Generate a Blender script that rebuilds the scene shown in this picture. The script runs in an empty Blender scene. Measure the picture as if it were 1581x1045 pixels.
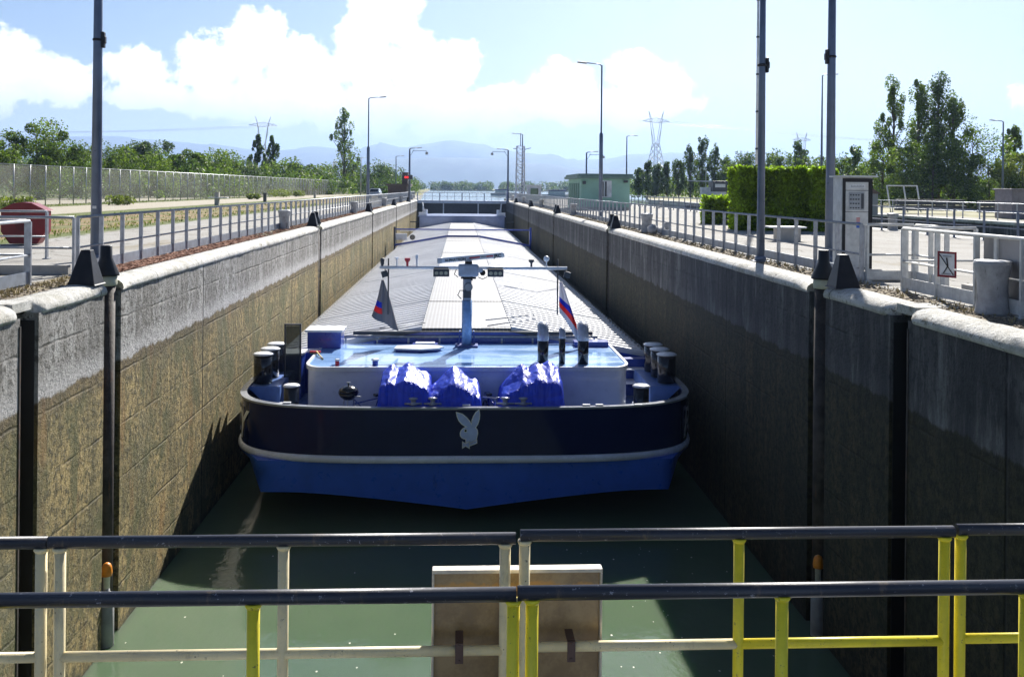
import bpy, bmesh, math, random
from mathutils import Vector, Matrix
import numpy as np
random.seed(7); rng = np.random.default_rng(11)
R = math.radians
scene = bpy.context.scene
COL = scene.collection

# ------------------------------------------------------------------ camera
F = 1500.0; W, H = 1581.0, 1045.0
PX0, PY0 = 790.5, 291.8
YAW, ROLL = R(3.03), R(0.55)
CAM = Vector((-0.21, 0.0, 1.6))
fwd = Vector((math.sin(YAW), math.cos(YAW), 0)); rgt = Vector((math.cos(YAW), -math.sin(YAW), 0)); up = Vector((0, 0, 1))
cr, sr = math.cos(ROLL), math.sin(ROLL)
cx = rgt * cr + up * sr; cy = -rgt * sr + up * cr; cz = -fwd
camd = bpy.data.cameras.new("camera"); cam = bpy.data.objects.new("camera", camd); COL.objects.link(cam)
cam.matrix_world = Matrix(((cx.x, cy.x, cz.x, CAM.x), (cx.y, cy.y, cz.y, CAM.y), (cx.z, cy.z, cz.z, CAM.z), (0, 0, 0, 1)))
camd.sensor_width = 36; camd.lens = 36 * F / W
camd.shift_y = -(H / 2 - PY0) / W
camd.clip_end = 40000; camd.clip_start = 0.1
scene.camera = cam

def ray(px, py):
    x = (px - PX0) / F; y = (PY0 - py) / F
    return rgt * (x * cr - y * sr) + up * (x * sr + y * cr) + fwd
def at(px, py, Y):
    d = ray(px, py); return CAM + d * ((Y - CAM.y) / d.y)
def gr(px, py, z=0.0):
    d = ray(px, py); return CAM + d * ((z - CAM.z) / d.z)

# ------------------------------------------------------------------ light
SUNV = Vector((0.42, 1.3, 1.0)).normalized()
EL = math.asin(SUNV.z); AZ = math.atan2(SUNV.x, SUNV.y)
sd = bpy.data.lights.new("sun", 'SUN'); sun = bpy.data.objects.new("sun", sd); COL.objects.link(sun)
sd.energy = 5.0; sd.angle = R(0.53); sd.color = (1.0, 0.955, 0.88)
sun.rotation_euler = (-SUNV).to_track_quat('-Z', 'Y').to_euler()
scene.view_settings.view_transform = 'Standard'; scene.view_settings.look = 'None'
scene.view_settings.gamma = 1.0; scene.view_settings.exposure = 1.05
scene.view_settings.use_curve_mapping = False

world = bpy.data.worlds.new("World"); scene.world = world; world.use_nodes = True
nt = world.node_tree; nt.nodes.clear()
def wn(t, **k):
    n = nt.nodes.new(t)
    for a, b in k.items(): setattr(n, a, b)
    return n
L = nt.links.new
def M(op, a, b=None, c=None, clamp=False):
    n = nt.nodes.new('ShaderNodeMath'); n.operation = op; n.use_clamp = clamp
    for i, v in enumerate((a, b, c)):
        if v is None: continue
        if isinstance(v, (int, float)): n.inputs[i].default_value = v
        else: L(v, n.inputs[i])
    return n.outputs[0]
sky = wn('ShaderNodeTexSky', sky_type='NISHITA'); sky.sun_disc = False
sky.sun_elevation = EL; sky.sun_rotation = AZ; sky.air_density = 1.0; sky.dust_density = 1.2; sky.ozone_density = 1.6
tc = wn('ShaderNodeTexCoord'); sep = wn('ShaderNodeSeparateXYZ'); L(tc.outputs['Generated'], sep.inputs[0])
az = M('ARCTAN2', sep.outputs[0], sep.outputs[1]); el = M('ARCSINE', sep.outputs[2])
def noise(vec, scale, det=6, rough=0.6, dist=0.0):
    n = wn('ShaderNodeTexNoise'); n.inputs['Scale'].default_value = scale; n.inputs['Detail'].default_value = det
    n.inputs['Roughness'].default_value = rough; n.inputs['Distortion'].default_value = dist
    L(vec, n.inputs['Vector']); return n.outputs['Fac']
n1 = noise(tc.outputs['Generated'], 24, 10, 0.66, 0.15)
n2 = noise(tc.outputs['Generated'], 7, 5, 0.55)
n3 = noise(tc.outputs['Generated'], 60, 5, 0.6)
# cumulus: (azimuth deg, elevation deg, half width deg, half height deg)
def ang(px, py):
    d = ray(px, py).normalized(); return math.degrees(math.atan2(d.x, d.y)), math.degrees(math.asin(d.z))
blobs = []
for px, py, rx, ry in [(395, 55, 48, 45), (345, 95, 78, 52), (600, 15, 62, 58), (590, 90, 110, 70), (480, 105, 75, 48), (700, 105, 72, 42),
                       (420, 150, 160, 50), (640, 165, 200, 48), (870, 135, 70, 42), (800, 160, 120, 40), (985, 118, 60, 42), (1030, 150, 62, 40), (950, 165, 120, 38),
                       (8, 95, 48, 50), (70, 125, 80, 40), (205, 108, 58, 38), (215, 145, 70, 26), (330, 160, 90, 26), (-120, 120, 140, 70), (1760, 150, 160, 60)]:
    a, e = ang(px, py); blobs.append((a, e, rx * 57.3 / 1500, ry * 57.3 / 1500))
fld = None
for a, e, sx, sy in blobs:
    dx = M('DIVIDE', M('SUBTRACT', az, R(a)), R(sx)); dy = M('DIVIDE', M('SUBTRACT', el, R(e)), R(sy))
    f = M('SUBTRACT', 1.0, M('ADD', M('MULTIPLY', dx, dx), M('MULTIPLY', dy, dy)))
    fld = f if fld is None else M('SMOOTH_MAX', fld, f, 0.35)
fld = M('MAXIMUM', fld, -1.5)
fv = M('ADD', M('ADD', fld, M('MULTIPLY', M('SUBTRACT', n1, 0.5), 3.4)), M('MULTIPLY', M('SUBTRACT', n3, 0.5), 1.1))
cum = wn('ShaderNodeMapRange', interpolation_type='SMOOTHSTEP'); L(fv, cum.inputs[0])
cum.inputs[1].default_value = -0.02; cum.inputs[2].default_value = 0.42
# thin veil + scattered cloud elsewhere in the sky
veil = wn('ShaderNodeMapRange', interpolation_type='SMOOTHSTEP'); L(n2, veil.inputs[0])
veil.inputs[1].default_value = 0.46; veil.inputs[2].default_value = 0.75; veil.inputs[4].default_value = 0.55
behind = wn('ShaderNodeMapRange', interpolation_type='SMOOTHSTEP'); L(M('ABSOLUTE', az), behind.inputs[0])
behind.inputs[1].default_value = 0.7; behind.inputs[2].default_value = 1.2
low = wn('ShaderNodeMapRange', interpolation_type='SMOOTHSTEP'); L(el, low.inputs[0])
low.inputs[1].default_value = R(7.5); low.inputs[2].default_value = R(0.5); low.inputs[3].default_value = 0.0; low.inputs[4].default_value = 0.78
basefade = wn('ShaderNodeMapRange', interpolation_type='SMOOTHSTEP'); L(el, basefade.inputs[0])
basefade.inputs[1].default_value = R(2.4); basefade.inputs[2].default_value = R(5.6)
cumf = M('MULTIPLY', cum.outputs[0], M('MULTIPLY_ADD', basefade.outputs[0], 0.85, 0.15))
skyt = wn('ShaderNodeMix', data_type='RGBA', blend_type='MULTIPLY'); skyt.inputs[0].default_value = 1.0
L(sky.outputs[0], skyt.inputs[6]); skyt.inputs[7].default_value = (0.74, 0.84, 1.03, 1)
zen = wn('ShaderNodeMapRange', interpolation_type='SMOOTHSTEP'); L(el, zen.inputs[0]); zen.inputs[1].default_value = R(14); zen.inputs[2].default_value = R(50); zen.inputs[3].default_value = 1.0; zen.inputs[4].default_value = 0.42
skz = wn('ShaderNodeVectorMath', operation='SCALE'); L(skyt.outputs[2], skz.inputs[0]); L(zen.outputs[0], skz.inputs['Scale'])
m0 = wn('ShaderNodeMix', data_type='RGBA'); L(M('MULTIPLY', veil.outputs[0], 0.25), m0.inputs[0]); L(skz.outputs[0], m0.inputs[6]); m0.inputs[7].default_value = (5.2, 6.0, 7.2, 1)
m1 = wn('ShaderNodeMix', data_type='RGBA'); L(low.outputs[0], m1.inputs[0]); L(m0.outputs[2], m1.inputs[6]); m1.inputs[7].default_value = (6.7, 8.1, 10.8, 1)
cc = wn('ShaderNodeMix', data_type='RGBA'); L(n1, cc.inputs[0]); cc.inputs[6].default_value = (9.5, 10.4, 11.8, 1); cc.inputs[7].default_value = (17, 17, 17, 1)
m2 = wn('ShaderNodeMix', data_type='RGBA'); L(cumf, m2.inputs[0]); L(m1.outputs[2], m2.inputs[6]); L(cc.outputs[2], m2.inputs[7])
bg = wn('ShaderNodeBackground'); bg.inputs['Strength'].default_value = 0.05; L(m2.outputs[2], bg.inputs[0])
wo = wn('ShaderNodeOutputWorld'); L(bg.outputs[0], wo.inputs[0])

# ------------------------------------------------------------------ helpers
def tag(o, label=None, cat=None, group=None, kind=None):
    if label: o['label'] = label
    if cat: o['category'] = cat
    if group: o['group'] = group
    if kind: o['kind'] = kind
    return o
def empty(name, loc, rz=0.0, label=None, cat=None, group=None):
    o = bpy.data.objects.new(name, None); o.empty_display_size = 0.3; COL.objects.link(o)
    o.location = loc; o.rotation_euler = (0, 0, rz); return tag(o, label, cat, group)
def kids(o, allo): return [c for c in allo if c.parent == o]
TREE = {}
def reg(o, parent):
    if parent is not None:
        o.parent = parent; TREE.setdefault(parent.name, []).append(o)
def copy_tree(o, parent=None):
    c = o.copy(); COL.objects.link(c)
    if parent is not None: reg(c, parent)
    for ch in TREE.get(o.name, []): copy_tree(ch, c)
    return c
ORD = ['nearest', 'second', 'third', 'fourth', 'fifth', 'sixth', 'seventh', 'eighth', 'ninth', 'tenth', 'eleventh', 'twelfth', 'thirteenth', 'fourteenth', 'fifteenth', 'sixteenth', 'seventeenth', 'eighteenth', 'nineteenth', 'twentieth',
       'twenty-first', 'twenty-second', 'twenty-third', 'twenty-fourth', 'twenty-fifth', 'twenty-sixth', 'twenty-seventh', 'twenty-eighth', 'twenty-ninth', 'thirtieth']
FST = ['first'] + ORD[1:]

class MB:
    def __init__(s): s.v = []; s.f = []; s.sm = []
    def add(s, vs, fs, smooth=False):
        b = len(s.v); s.v += [tuple(p) for p in vs]; s.f += [tuple(b + i for i in f) for f in fs]; s.sm += [smooth] * len(fs); return s
    def box(s, c, d, rz=0, rx=0, ry=0):
        m = Matrix.Translation(Vector(c)) @ Matrix.Rotation(rz, 4, 'Z') @ Matrix.Rotation(ry, 4, 'Y') @ Matrix.Rotation(rx, 4, 'X')
        h = [x / 2 for x in d]
        vs = [m @ Vector((i * h[0], j * h[1], k * h[2])) for i in (-1, 1) for j in (-1, 1) for k in (-1, 1)]
        return s.add(vs, [(0, 1, 3, 2), (4, 6, 7, 5), (0, 4, 5, 1), (2, 3, 7, 6), (0, 2, 6, 4), (1, 5, 7, 3)])
    def b2(s, x0, x1, y0, y1, z0, z1): return s.box(((x0 + x1) / 2, (y0 + y1) / 2, (z0 + z1) / 2), (x1 - x0, y1 - y0, z1 - z0))
    def bar(s, a, b, w, h=None):
        a, b = Vector(a), Vector(b); d = (b - a).normalized(); h = h or w
        u = d.cross(Vector((0, 0, 1)))
        if u.length < 1e-4: u = Vector((1, 0, 0))
        u.normalize(); t = u.cross(d)
        vs = [p + u * i * w / 2 + t * j * h / 2 for p in (a, b) for i, j in ((-1, -1), (1, -1), (1, 1), (-1, 1))]
        return s.add(vs, [(0, 3, 2, 1), (4, 5, 6, 7)] + [(i, (i + 1) % 4, 4 + (i + 1) % 4, 4 + i) for i in range(4)])
    def tube(s, pts, r, n=8, cap=True):
        pts = [Vector(p) for p in pts]; rs = r if isinstance(r, (list, tuple)) else [r] * len(pts); vs = []
        pu = None
        for i, p in enumerate(pts):
            d = (pts[min(i + 1, len(pts) - 1)] - pts[max(i - 1, 0)]).normalized()
            if pu is None:
                pu = d.cross(Vector((0, 0, 1)))
                if pu.length < 1e-3: pu = Vector((1, 0, 0))
            pu = (pu - d * pu.dot(d)).normalized(); w = d.cross(pu)
            vs += [p + (pu * math.cos(2 * math.pi * k / n) + w * math.sin(2 * math.pi * k / n)) * rs[i] for k in range(n)]
        fs = [(i * n + k, i * n + (k + 1) % n, (i + 1) * n + (k + 1) % n, (i + 1) * n + k) for i in range(len(pts) - 1) for k in range(n)]
        s.add(vs, fs, True)
        if cap:
            b = len(s.v) - len(vs)
            s.f += [tuple(b + k for k in range(n))[::-1], tuple(b + (len(pts) - 1) * n + k for k in range(n))]; s.sm += [False, False]
        return s
    def lathe(s, c, prof, n=16, smooth=True):
        c = Vector(c); vs = []
        for r, z in prof: vs += [c + Vector((r * math.cos(2 * math.pi * k / n), r * math.sin(2 * math.pi * k / n), z)) for k in range(n)]
        fs = [(i * n + k, i * n + (k + 1) % n, (i + 1) * n + (k + 1) % n, (i + 1) * n + k) for i in range(len(prof) - 1) for k in range(n)]
        s.add(vs, fs, smooth); b = len(s.v) - len(vs)
        s.f += [tuple(b + k for k in range(n))[::-1], tuple(b + (len(prof) - 1) * n + k for k in range(n))]; s.sm += [False, False]
        return s
    def prism(s, poly, z0, z1):   # poly: xy ccw
        n = len(poly); vs = [(x, y, z0) for x, y in poly] + [(x, y, z1) for x, y in poly]
        return s.add(vs, [tuple(range(n))[::-1], tuple(range(n, 2 * n))] + [(i, (i + 1) % n, n + (i + 1) % n, n + i) for i in range(n)])
    def ball(s, c, r, n=10, sz=1.0):
        return s.lathe(c, [(max(0.001, r * math.sin(math.pi * i / n)), -r * sz * math.cos(math.pi * i / n)) for i in range(n + 1)], n + 4)
    def build(s, name, mat, parent=None, label=None, cat=None, group=None, kind=None, bevel=0.0):
        me = bpy.data.meshes.new(name); me.from_pydata(s.v, [], s.f); me.update()
        me.polygons.foreach_set('use_smooth', s.sm); me.materials.append(mat)
        o = bpy.data.objects.new(name, me); COL.objects.link(o); reg(o, parent)
        if bevel:
            m = o.modifiers.new('b', 'BEVEL'); m.width = bevel; m.segments = 2; m.limit_method = 'ANGLE'; m.angle_limit = R(40)
        return tag(o, label, cat, group, kind)

# ------------------------------------------------------------------ materials
def newmat(name):
    m = bpy.data.materials.new(name); m.use_nodes = True; t = m.node_tree; t.nodes.clear(); return m, t
class NT:
    def __init__(s, t): s.t = t
    def n(s, ty, **k):
        x = s.t.nodes.new(ty)
        for a, b in k.items(): setattr(x, a, b)
        return x
    def l(s, a, b): s.t.links.new(a, b)
    def m(s, op, a, b=None, c=None, clamp=False):
        n = s.t.nodes.new('ShaderNodeMath'); n.operation = op; n.use_clamp = clamp
        for i, v in enumerate((a, b, c)):
            if v is None: continue
            if isinstance(v, (int, float)): n.inputs[i].default_value = v
            else: s.l(v, n.inputs[i])
        return n.outputs[0]
    def noise(s, vec, sc, det=4, ro=0.6, scale3=None, dist=0):
        if scale3:
            mp = s.n('ShaderNodeMapping'); mp.inputs['Scale'].default_value = scale3; s.l(vec, mp.inputs[0]); vec = mp.outputs[0]
        x = s.n('ShaderNodeTexNoise'); x.inputs['Scale'].default_value = sc; x.inputs['Detail'].default_value = det
        x.inputs['Roughness'].default_value = ro; x.inputs['Distortion'].default_value = dist; s.l(vec, x.inputs['Vector']); return x.outputs['Fac']
    def ramp(s, fac, a, b, va=0.0, vb=1.0):
        x = s.n('ShaderNodeMapRange', interpolation_type='SMOOTHSTEP'); s.l(fac, x.inputs[0])
        for i, v in zip((1, 2, 3, 4), (a, b, va, vb)): x.inputs[i].default_value = v
        return x.outputs[0]
    def mix(s, fac, a, b, mode='MIX'):
        x = s.n('ShaderNodeMix', data_type='RGBA', blend_type=mode)
        if isinstance(fac, (int, float)): x.inputs[0].default_value = fac
        else: s.l(fac, x.inputs[0])
        for i, v in ((6, a), (7, b)):
            if isinstance(v, tuple): x.inputs[i].default_value = (*v[:3], 1)
            else: s.l(v, x.inputs[i])
        return x.outputs[2]
    def bump(s, h, st=0.5, dist=0.02, nrm=None):
        x = s.n('ShaderNodeBump'); x.inputs['Strength'].default_value = st; x.inputs['Distance'].default_value = dist; s.l(h, x.inputs['Height'])
        if nrm: s.l(nrm, x.inputs['Normal'])
        return x.outputs[0]
    def out(s, col, rough=0.6, metal=0.0, nrm=None, coat=0.0, spec=0.5, ior=None):
        p = s.n('ShaderNodeBsdfPrincipled')
        if isinstance(col, tuple): p.inputs['Base Color'].default_value = (*col[:3], 1)
        else: s.l(col, p.inputs['Base Color'])
        if isinstance(rough, (int, float)): p.inputs['Roughness'].default_value = rough
        else: s.l(rough, p.inputs['Roughness'])
        p.inputs['Metallic'].default_value = metal; p.inputs['Coat Weight'].default_value = coat; p.inputs['Specular IOR Level'].default_value = spec
        p.inputs['Coat Roughness'].default_value = 0.06
        if ior: p.inputs['IOR'].default_value = ior
        if nrm: s.l(nrm, p.inputs['Normal'])
        o = s.n('ShaderNodeOutputMaterial'); s.l(p.outputs[0], o.inputs[0]); return p
def paint(name, c, rough=0.45, metal=0.0, var=0.12, sc=3.0, bump=0.15, coat=0.0, dirt=None, dsc=6.0, damt=0.35, spec=0.5):
    m, t = newmat(name); N = NT(t); g = N.n('ShaderNodeNewGeometry').outputs['Position']
    a = N.noise(g, sc, 5, 0.65); d = tuple(x * (1 - var * 1.6) for x in c); l = tuple(min(1, x * (1 + var)) for x in c)
    col = N.mix(N.ramp(a, 0.3, 0.7), d, l)
    if dirt:
        s = N.noise(g, dsc, 6, 0.7, (1.6, 1.6, 0.35)); col = N.mix(N.m('MULTIPLY', N.ramp(s, 0.56, 0.68), damt), col, dirt)
    rr = N.m('MULTIPLY_ADD', N.noise(g, sc * 4, 3), 0.25, rough - 0.12)
    N.out(col, rr, metal, N.bump(N.noise(g, 22, 4), bump, 0.01) if bump else None, coat, spec); return m

WH = paint('white_paint', (0.72, 0.73, 0.74), 0.4, dirt=(0.3, 0.27, 0.22))
GALV = paint('galvanised', (0.40, 0.42, 0.45), 0.42, 0.55, var=0.15, sc=6, dirt=(0.2, 0.17, 0.13), damt=0.25)
POLE = paint('pole_paint', (0.11, 0.145, 0.22), 0.32, 0.2, var=0.1, sc=2)
RAILG = paint('rail_galvanised', (0.36, 0.38, 0.42), 0.38, 0.45, var=0.14, sc=8, dirt=(0.22, 0.18, 0.14), damt=0.3)
RAILL = paint('rail_light', (0.62, 0.62, 0.60), 0.45, 0.1, var=0.1, sc=8, dirt=(0.25, 0.2, 0.15), damt=0.35)
BLKST = paint('black_steel', (0.013, 0.013, 0.017), 0.45, 0.0, var=0.3, sc=5, dirt=(0.05, 0.04, 0.032), damt=0.35, spec=.35)
DGREY = paint('dark_grey', (0.06, 0.065, 0.075), 0.5, 0.1)
RUST = paint('rusty_steel', (0.055, 0.045, 0.04), 0.7, 0.1, var=0.4, sc=4, bump=0.5, dirt=(0.16, 0.075, 0.035), damt=0.6)
GREYW = paint('grey_white', (0.55, 0.57, 0.62), 0.4)

# ---- lock wall concrete
def wallmat():
    m, t = newmat('lock_wall_concrete'); N = NT(t); g = N.n('ShaderNodeNewGeometry').outputs['Position']
    sp = N.n('ShaderNodeSeparateXYZ'); N.l(g, sp.inputs[0]); z = sp.outputs[2]; y = sp.outputs[1]
    big = N.noise(g, 0.35, 6, 0.7); fine = N.noise(g, 7.0, 8, 0.75); streak = N.noise(g, 2.2, 6, 0.7, (1, 1, 0.10)); pit = N.noise(g, 22, 4, 0.7)
    warm = N.noise(g, 0.9, 5, 0.65, (1, 1, 0.5))
    # upper dry concrete
    up_ = N.mix(N.ramp(streak, 0.35, 0.66), (0.22, 0.21, 0.195), (0.47, 0.46, 0.45))
    up_ = N.mix(N.m('MULTIPLY', N.ramp(N.noise(g, 1.1, 7, 0.75, (1, 1, 0.22)), 0.47, 0.60), 0.75), up_, (0.15, 0.145, 0.135))
    up_ = N.mix(N.m('MULTIPLY', N.ramp(fine, 0.50, 0.58), 0.9), up_, (0.10, 0.095, 0.085))
    up_ = N.mix(N.ramp(N.noise(g, 1.2, 7, 0.75, (1, 1, 0.14)), 0.66, 0.70), up_, (0.62, 0.61, 0.58))
    # pale line just above the wet band
    edge = N.m('ADD', z, N.m('MULTIPLY', N.m('SUBTRACT', streak, 0.5), 0.35)); edge = N.m('ADD', edge, N.m('MULTIPLY', N.m('SUBTRACT', fine, 0.5), 0.10))
    up_ = N.mix(N.m('MULTIPLY', N.ramp(edge, -0.95, -1.32), 0.6), up_, (0.56, 0.55, 0.56))
    # lower algae-covered concrete
    lo = N.mix(N.ramp(warm, 0.38, 0.62), (0.21, 0.18, 0.08), (0.44, 0.33, 0.14))
    lo = N.mix(N.ramp(fine, 0.42, 0.60), lo, (0.075, 0.065, 0.033))
    lo = N.mix(N.m('MULTIPLY', N.ramp(pit, 0.55, 0.63), 0.5), lo, (0.48, 0.42, 0.28)); lo = N.mix(N.m('MULTIPLY', N.ramp(N.noise(g, 2.6, 7, .75, (1, 1, .09)), 0.50, 0.60), 0.6), lo, (0.11, 0.095, 0.045))
    lo = N.mix(N.m('MULTIPLY', N.ramp(N.noise(g, 1.6, 6, 0.7, (1, 1, 0.18)), 0.55, 0.66), 0.5), lo, (0.30, 0.17, 0.06))
    lo = N.mix(N.m('MULTIPLY', N.ramp(big, 0.52, 0.66), 0.45), lo, (0.20, 0.20, 0.13))
    lo = N.mix(N.m('MULTIPLY', N.ramp(N.noise(g, 0.55, 5, 0.7, (1, 1, .8), 1.2), 0.50, 0.62), 0.75), lo, (0.10, 0.105, 0.045))
    lo = N.mix(N.m('MULTIPLY', N.ramp(N.noise(g, 3.0, 7, 0.8, (1, .8, 0.5)), 0.56, 0.63), 0.7), lo, (0.44, 0.33, 0.15))
    dark = N.ramp(edge, -1.85, -1.42)
    lo = N.mix(N.m('MULTIPLY', dark, 0.55), lo, (0.10, 0.07, 0.045))
    lo = N.mix(N.ramp(N.m('ADD', z, N.m('MULTIPLY', streak, 0.5)), -5.55, -5.85), lo, (0.045, 0.05, 0.03))
    col = N.mix(N.ramp(edge, -1.37, -1.43), up_, lo)
    # construction joints
    def lines(coord, period, width, off=0.0):
        fr = N.m('FRACT', N.m('DIVIDE', N.m('ADD', coord, off + 1000 * period), period))
        d = N.m('ABSOLUTE', N.m('SUBTRACT', fr, 0.5)); return N.ramp(d, width / period, 0.0)
    zz = N.m('ADD', z, N.m('MULTIPLY', N.m('SUBTRACT', N.noise(g, 2.0, 3), 0.5), 0.09))
    hl = lines(zz, 0.92, 0.035, 0.2); vl = lines(y, 11.6, 0.045, -4.9)
    hl = N.m('MULTIPLY', hl, N.ramp(N.noise(g, 0.8, 3), 0.4, 0.6, 0.1, 0.8))
    col = N.mix(N.m('MULTIPLY', hl, 0.55), col, (0.04, 0.035, 0.025)); col = N.mix(vl, col, (0.02, 0.02, 0.02))
    # shade of the right-hand wall painted into its colour, broken by streaks
    shade_mask = N.m('MULTIPLY', N.ramp(sp.outputs[0], 2, 4), N.ramp(streak, 0.30, 0.62, 0.95, 0.80))
    shade_col = N.mix(N.ramp(edge, -1.37, -1.43), N.mix(N.ramp(N.noise(g, 1.8, 8, .8, (1, 1, .16)), .50, .66), (0.024, 0.026, 0.033), (0.20, 0.20, 0.205)), N.mix(N.ramp(fine, .4, .6), (0.035, 0.036, 0.022), (0.014, 0.015, 0.011)))
    col = N.mix(shade_mask, col, shade_col)
    h = N.m('ADD', N.m('MULTIPLY', fine, 1.0), N.m('MULTIPLY', pit, 0.5)); h = N.m('SUBTRACT', h, N.m('MULTIPLY', hl, 0.5)); h = N.m('SUBTRACT', h, N.m('MULTIPLY', vl, 1.0))
    h = N.m('ADD', h, N.m('MULTIPLY', big, 1.5))
    N.out(col, 0.72, 0, N.bump(h, 1.0, 0.06), spec=0.3); return m
WALL = wallmat()
def coping():
    m, t = newmat('white_coping'); N = NT(t); g = N.n('ShaderNodeNewGeometry').outputs['Position']
    a = N.noise(g, 3, 7, 0.75); b = N.noise(g, 14, 6, 0.75); c = N.mix(N.ramp(a, 0.35, 0.65), (0.52, 0.51, 0.47), (0.72, 0.71, 0.68))
    sx = N.n('ShaderNodeSeparateXYZ'); N.l(g, sx.inputs[0]); right = N.ramp(sx.outputs[0], -1, 1)
    th = N.m('ADD', b, N.m('MULTIPLY', right, 0.05))
    c = N.mix(N.m('MULTIPLY', N.ramp(th, 0.60, 0.68), 0.8), c, (0.24, 0.22, 0.17))
    c = N.mix(N.m('MULTIPLY', N.ramp(N.noise(g, 1.3, 7, .75), 0.50, 0.62), 0.6), c, (0.36, 0.34, 0.27)); c = N.mix(N.m('MULTIPLY', N.ramp(N.noise(g, 6, 6, .8, (1, .5, 1)), 0.58, 0.64), 0.8), c, (0.20, 0.185, 0.14))
    fr = N.m('FRACT', N.m('DIVIDE', sx.outputs[1], 2.9)); ln = N.ramp(N.m('ABSOLUTE', N.m('SUBTRACT', fr, 0.5)), 0.008, 0.0)
    c = N.mix(ln, c, (0.05, 0.05, 0.04))
    N.out(c, 0.75, 0, N.bump(N.m('ADD', b, a), 1.0, 0.05), spec=0.3); return m
COPING = coping()

def groundmat():
    m, t = newmat('ground_surface'); N = NT(t); g = N.n('ShaderNodeNewGeometry').outputs['Position']
    sp = N.n('ShaderNodeSeparateXYZ'); N.l(g, sp.inputs[0]); x, y = sp.outputs[0], sp.outputs[1]
    n0 = N.noise(g, 0.35, 6, 0.7); n1 = N.noise(g, 2.2, 7, 0.75); n2 = N.noise(g, 30, 5, 0.8); nl = N.noise(g, 0.5, 5, 0.65, (1, 0.25, 1))
    xj = N.m('ADD', x, N.m('MULTIPLY', N.m('SUBTRACT', n1, 0.5), 2.4)); xj2 = N.m('ADD', x, N.m('MULTIPLY', N.m('SUBTRACT', n1, 0.5), 0.5))
    asph = N.mix(N.ramp(n2, 0.35, 0.7), (0.30, 0.29, 0.27), (0.46, 0.45, 0.43)); asph = N.mix(N.m('MULTIPLY', N.ramp(n0, 0.45, 0.62), 0.4), asph, (0.27, 0.245, 0.21))
    asph = N.mix(N.m('MULTIPLY', N.ramp(nl, 0.58, 0.66), 0.55), asph, (0.24, 0.20, 0.12)); asph = N.mix(N.m('MULTIPLY', N.ramp(N.noise(g, 0.9, 6, 0.75), 0.54, 0.66), 0.4), asph, (0.22, 0.215, 0.20))
    grav = N.mix(N.ramp(n2, 0.3, 0.7), (0.28, 0.25, 0.19), (0.52, 0.48, 0.40))
    dry = N.mix(N.ramp(n1, 0.35, 0.65), (0.20, 0.125, 0.07), (0.34, 0.26, 0.14))
    grass = N.mix(N.ramp(n1, 0.35, 0.65), (0.075, 0.10, 0.028), (0.17, 0.19, 0.065))
    dirt = N.mix(N.ramp(n2, 0.35, 0.65), (0.09, 0.07, 0.05), (0.33, 0.28, 0.21)); dirt = N.mix(N.m('MULTIPLY', N.ramp(n1, 0.5, 0.62), 0.7), dirt, (0.22, 0.19, 0.09))
    cv = N.n('ShaderNodeTexVoronoi'); cv.feature = 'DISTANCE_TO_EDGE'; cv.inputs['Scale'].default_value = 0.22
    vm = N.n('ShaderNodeVectorMath', operation='ADD'); N.l(g, vm.inputs[0]); ns = N.n('ShaderNodeTexNoise'); ns.inputs['Scale'].default_value = 1.2; ns.inputs['Detail'].default_value = 5; N.l(g, ns.inputs['Vector']); N.l(ns.outputs['Color'], vm.inputs[1]); N.l(vm.outputs[0], cv.inputs['Vector'])
    asph = N.mix(N.m('MULTIPLY', N.ramp(cv.outputs['Distance'], 0.010, 0.003), 0.65), asph, (0.11, 0.10, 0.08))
    def edge(a, w=0.12): return N.ramp(xj, a + w, a - w)        # 1 when x < a
    c = asph
    left = N.mix(edge(-12.3), asph, grass); left = N.mix(edge(-13.4), left, dry); left = N.mix(N.m('MULTIPLY', N.m('MULTIPLY', edge(-14), N.ramp(n0, 0.48, 0.56)), 0.9), left, grass)
    left = N.mix(edge(-19), left, grass); left = N.mix(edge(-22), left, grav); left = N.mix(edge(-29.3), left, grass); left = N.mix(edge(-33), left, grav); left = N.mix(edge(-47), left, grass)
    left = N.mix(N.ramp(xj2, -7.18, -7.02), left, dirt)
    r2 = N.mix(N.ramp(xj2, 6.95, 6.8), asph, dirt)
    r2 = N.mix(N.ramp(xj, 33, 34), r2, N.mix(N.ramp(n0, 0.4, 0.6), (0.26, 0.25, 0.14), (0.40, 0.38, 0.27))); r2 = N.mix(N.ramp(xj, 40, 46), r2, N.mix(N.ramp(n0, 0.45, 0.6), grass, (0.36, 0.32, 0.17)))
    c = N.mix(N.ramp(x, -0.1, 0.1), left, r2)
    c = N.mix(N.ramp(y, 190, 230), c, N.mix(N.ramp(n0, 0.4, 0.6), grass, (0.26, 0.25, 0.12)))
    N.out(c, 0.9, 0, N.bump(N.m('ADD', n2, n1), 0.6, 0.03), spec=0.2); return m
GROUND = groundmat()
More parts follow.
